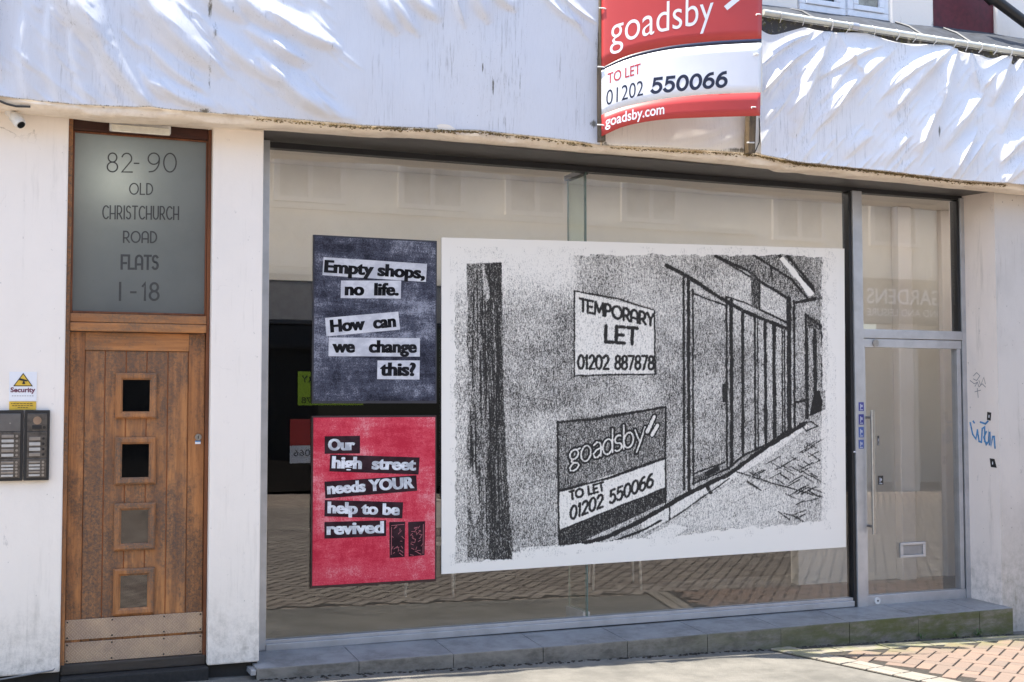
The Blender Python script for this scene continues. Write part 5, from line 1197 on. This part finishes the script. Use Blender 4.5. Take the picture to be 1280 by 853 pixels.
# ================================================================== shop interior
BW = 1.45
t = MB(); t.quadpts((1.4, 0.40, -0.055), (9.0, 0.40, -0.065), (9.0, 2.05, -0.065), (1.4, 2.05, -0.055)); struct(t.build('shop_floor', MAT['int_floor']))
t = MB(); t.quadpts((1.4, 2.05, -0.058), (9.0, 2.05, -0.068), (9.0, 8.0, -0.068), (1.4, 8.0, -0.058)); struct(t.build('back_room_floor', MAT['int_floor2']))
t = MB(); t.quadpts((1.4, 0.92, 3.42), (9.0, 0.92, 3.42), (9.0, BW+0.1, 3.42), (1.4, BW+0.1, 3.42)); struct(t.build('shop_ceiling', MAT['ceil']))
t = MB(); t.quadpts((1.4, 0.47, 3.425), (9.0, 0.47, 3.425), (9.0, 0.919, 3.425), (1.4, 0.919, 3.425)); struct(t.build('added_light_panel', MAT['added_light_panel']))  # unseen panel, added to light the wall behind the glass
iw = thing('interior_wall', (5.0, BW, 0), 'added beige wall inside the shop standing in for the reflected street, with a wide dark opening at left', 'wall')  # added wall; its beige imitates the bright street mirrored in the glass
xo0 = float(at(336, 400, BW)[0]); xo1 = 6.62; zo = float(at(400, 352, BW)[2])
t = MB(); t.box(1.4, xo0, BW, BW+0.12, -0.06, 3.419); t.box(xo0+0.0, xo1, BW, BW+0.12, zo, 3.419); t.box(xo1, 9.0, BW, BW+0.12, -0.07, 3.419); t.build('wall_face', MAT['beige'], iw)
t = MB(); t.box(7.70, 7.86, BW-0.10, BW-0.001, -0.07, 3.418, 0.01); t.box(8.25, 8.55, BW-0.06, BW-0.001, -0.07, 3.418, 0.01); t.build('pilaster', MAT['ceil'], iw)
t = MB(); t.box(xo0+0.001, xo1-0.001, BW+0.02, BW+0.08, zo-0.30, zo-0.001); t.build('fascia_reflection_box', plain('grey_box', (0.16, 0.16, 0.165), 0.6), iw)  # added grey box imitating the opposite fascia mirrored in the glass
sw = thing('interior_wall', (9.0, 1, 0), 'beige side wall inside the shop beyond the glass door', 'wall')
t = MB(); t.box(9.0, 9.1, 0.46, 8.0, -0.1, 3.43); t.build('wall_face', MAT['beige'], sw)
br = thing('back_room_wall', (5, 8, 0), 'walls of the unlit back room, its darkness painted near-black, seen through the shop window', 'wall')
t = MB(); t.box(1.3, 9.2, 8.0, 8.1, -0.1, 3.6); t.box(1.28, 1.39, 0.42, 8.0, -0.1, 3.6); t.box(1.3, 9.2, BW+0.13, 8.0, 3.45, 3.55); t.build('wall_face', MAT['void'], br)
t = MB(); t.box(1.395, 1.43, 0.43, BW-0.001, -0.05, 3.418); o = t.build('interior_wall', MAT['beige']); tag(o, 'narrow beige return wall inside the shop behind the middle pillar', 'wall')
WHITE = plain('white_tube', (0.80, 0.80, 0.78), 0.3)
def chair(x, y, rz, label):
    r = thing('chair', (x, y, -0.055), label, 'chair', 'chairs inside the shop')
    r.rotation_euler = (0, 0, rz); Mx = Matrix.Translation((x, y, -0.055)) @ Matrix.Rotation(rz, 4, 'Z')
    def add(mb, name, mat, sm=False):
        o = mb.build(name, mat, None, sm); o.parent = r; return o
    for sx in (-1, 1):
        t = MB(); t.tube([(sx*0.21, -0.22, 0), (sx*0.195, -0.19, 0.42)], [0.010, 0.011], 10); add(t, 'leg', WHITE, True)
        t = MB(); t.tube([(sx*0.20, 0.24, 0), (sx*0.19, 0.20, 0.42)], [0.010, 0.011], 10); add(t, 'leg', WHITE, True)
    t = MB(); t.box(-0.22, 0.22, -0.22, 0.21, 0.425, 0.455, 0.012); add(t, 'seat', WHITE)
    t = MB(); t.tube([(-0.20, 0.205, 0.44), (-0.205, 0.25, 0.72)]+[(-0.20+0.2*(1-math.cos(a)), 0.26, 0.72+0.10*math.sin(a)) for a in np.linspace(0.1, math.pi-0.1, 9)]+[(0.205, 0.25, 0.72), (0.20, 0.205, 0.44)], 0.011, 10); add(t, 'back_frame', WHITE, True)
    t = MB(); t.box(-0.19, 0.19, 0.245, 0.262, 0.58, 0.80, 0.006); add(t, 'backrest', WHITE)
chair(5.02, 1.95, R(-20), 'white metal chair inside the shop behind the big print, right of the glass fin')
chair(3.40, 2.25, R(160), 'white metal chair inside the shop behind the gap left of the big print')

# ================================================================== the other side of the street (seen in the glass)
OY = -16.0
OTR = plain('opposite_window_paint', (0.80, 0.75, 0.69), 0.6)
CURT = plain('faint_reflection_glass', (0.57, 0.53, 0.48), 0.2, vs=3, var=0.3)  # panes paled towards the wall so their mirrored image looks faint
IN = np.array([0, 1.0, 0])
ob = thing('street_building', (6, OY, -0.3), 'beige building across the street with an empty dark shop, reflected in the window', 'building')
BEI = plain('opposite_render', (0.76, 0.71, 0.63), 0.85, vs=0.8, var=0.1)
t = MB(); t.box(-14, -2.2, OY-8, OY, -0.6, 4.15); t.box(4.2, 4.78, OY-8, OY, -0.6, 4.15); t.box(-2.2, 4.2, OY-8, OY, 3.2, 4.15); t.box(-2.2, 4.2, OY-8, OY-4, -0.6, 3.2); t.box(-14, 16.2, OY-8, OY, 4.15, 9.5); t.box(12.4, 16.2, OY-8, OY, -0.6, 4.15); t.build('wall', BEI, ob)
t = MB(); t.box(4.78, 12.4, OY-0.5, OY+0.12, 3.15, 4.149); t.build('fascia', plain('dark_fascia', (0.06, 0.06, 0.065), 0.5), ob)
t = MB(); t.box(4.78, 12.4, OY-6, OY-5.8, -0.6, 3.14); t.box(-2.19, 4.19, OY-3.99, OY-3.9, -0.6, 3.19); t.box(-2.19, 4.19, OY-3.9, OY-0.1, 3.185, 3.198); t.box(4.78, 12.4, OY-5.8, OY-0.1, 3.145, 3.149); t.build('shop_recess', MAT['void'], ob)
t = MB(); t.box(4.79, 12.39, OY-0.08, OY-0.06, -0.2, 3.13); f = t.build('shop_window', MAT['dark_glass'], ob)
t = MB(); t.box(-2.19, 4.19, OY-0.08, OY-0.06, -0.2, 3.18); f = t.build('shop_window', MAT['dark_glass'], ob)  # second dark shopfront, added so the wooden door's upper panes mirror black
t = MB()
for x in np.arange(-13, 16, 0.45): t.slab([(x, OY+0.012, 4.75), (x+0.22, OY+0.012, 5.03), (x, OY+0.012, 5.31), (x-0.22, OY+0.012, 5.03)], (0, 1, 0), 0.02)
t.box(-14, 16.2, OY+0.001, OY+0.10, 5.48, 5.60); t.box(-14, 16.2, OY+0.001, OY+0.06, 4.30, 4.42); t.build('string_course', plain('opposite_trim', (0.70, 0.66, 0.58), 0.8), ob)
for x in (-11, -8.2, -5.4, -2.6, 0.4, 3.4, 5.6, 8.2, 10.6, 13.4):
    t = MB()
    for (a, b, c, dd) in ((-.75, .75, 5.62, 5.72), (-.75, -.62, 5.72, 7.4), (.62, .75, 5.72, 7.4), (-.05, .05, 5.72, 7.4), (-.75, .75, 7.4, 7.5)): t.box(x+a, x+b, OY+0.005, OY+0.10, c, dd)
    f = t.build('window', OTR, ob)
    t = MB(); t.box(x-.62, x+.62, OY+0.002, OY+0.03, 5.72, 7.4); t.build('pane', CURT, f)
def board(x0, x1, z0, z1, label, bands, texts, name='board'):
    r = thing('letting_board', ((x0+x1)/2, OY-0.05, z0), label, 'board', 'letting boards in the shop across the street')
    for (a, b, m_) in bands:
        q = MB(); q.box(x0, x1, OY-0.058, OY-0.03, z0+(z1-z0)*a, z0+(z1-z0)*b); q.build('panel', m_, r)
    q = MB()
    for (txt, zc, cap, off, xa, xb) in texts: font_on(q, txt, (xb, OY-0.028, zc), (xa, OY-0.028, zc), UPZ, cap, off, IN, 0.0)
    q.build('lettering', MAT['ink'], r)
LIME = plain('lime_board', (0.42, 0.62, 0.04), 0.5)
board(5.40, 6.75, 1.52, 2.20, 'lime green temporary let board across the street, reflected at the left of the window', [(0, 1, LIME)], [('TEMPORARY', 1.98, .13, .01, 5.47, 6.68), ('LET', 1.76, .15, .015, 5.85, 6.3), ('01202 887878', 1.56, .12, .01, 5.47, 6.68)])
board(5.25, 6.75, 0.36, 1.24, 'red and white letting board across the street, reflected beside the red poster', [(0.40, 1, MAT['red']), (0, 0.399, MAT['sign_white'])], [('550066', 0.50, .13, .0, 5.32, 6.0)])
gs = thing('street_building', (22, OY, -0.3), 'cream garden shop across the street, reflected in the glass door', 'building')
t = MB(); t.box(16.21, 34, OY-8, OY, 4.6, 9.5); t.box(16.21, 17.6, OY-8, OY, -1, 4.6); t.box(26, 34, OY-8, OY, -1, 4.6); t.box(20.3, 20.9, OY-0.3, OY, -1, 3.5); t.build('wall', BEI, gs)
t = MB(); t.box(17.6, 26, OY-0.4, OY+0.10, 3.5, 4.599); fa = t.build('fascia', plain('garden_fascia', (0.13, 0.11, 0.075), 0.6), gs)
t = MB(); font_on(t, 'GARDENS', (21.62, OY+0.10, 3.98), (19.3, OY+0.10, 3.98), UPZ, .36, 0.012, IN, 0.004); font_on(t, 'POND AND LEISURE', (21.75, OY+0.10, 3.68), (19.3, OY+0.10, 3.68), UPZ, .17, 0.008, IN, 0.004); t.build('lettering', MAT['sign_white'], fa)
t = MB(); t.box(17.61, 25.99, OY-4, OY-3.8, -1, 3.49); t.build('shop_back_wall', BEI, gs)
for x in (17.4, 20.2, 23.0, 26.0, 29.0):
    t = MB()
    for (a, b, c, dd) in ((-.75, .75, 5.4, 5.5), (-.75, -.62, 5.5, 7.3), (.62, .75, 5.5, 7.3), (-.05, .05, 5.5, 7.3), (-.75, .75, 7.3, 7.4)): t.box(x+a, x+b, OY+0.005, OY+0.10, c, dd)
    f = t.build('window', OTR, gs)
    t = MB(); t.box(x-.62, x+.62, OY+0.002, OY+0.03, 5.5, 7.3); t.build('pane', CURT, f)
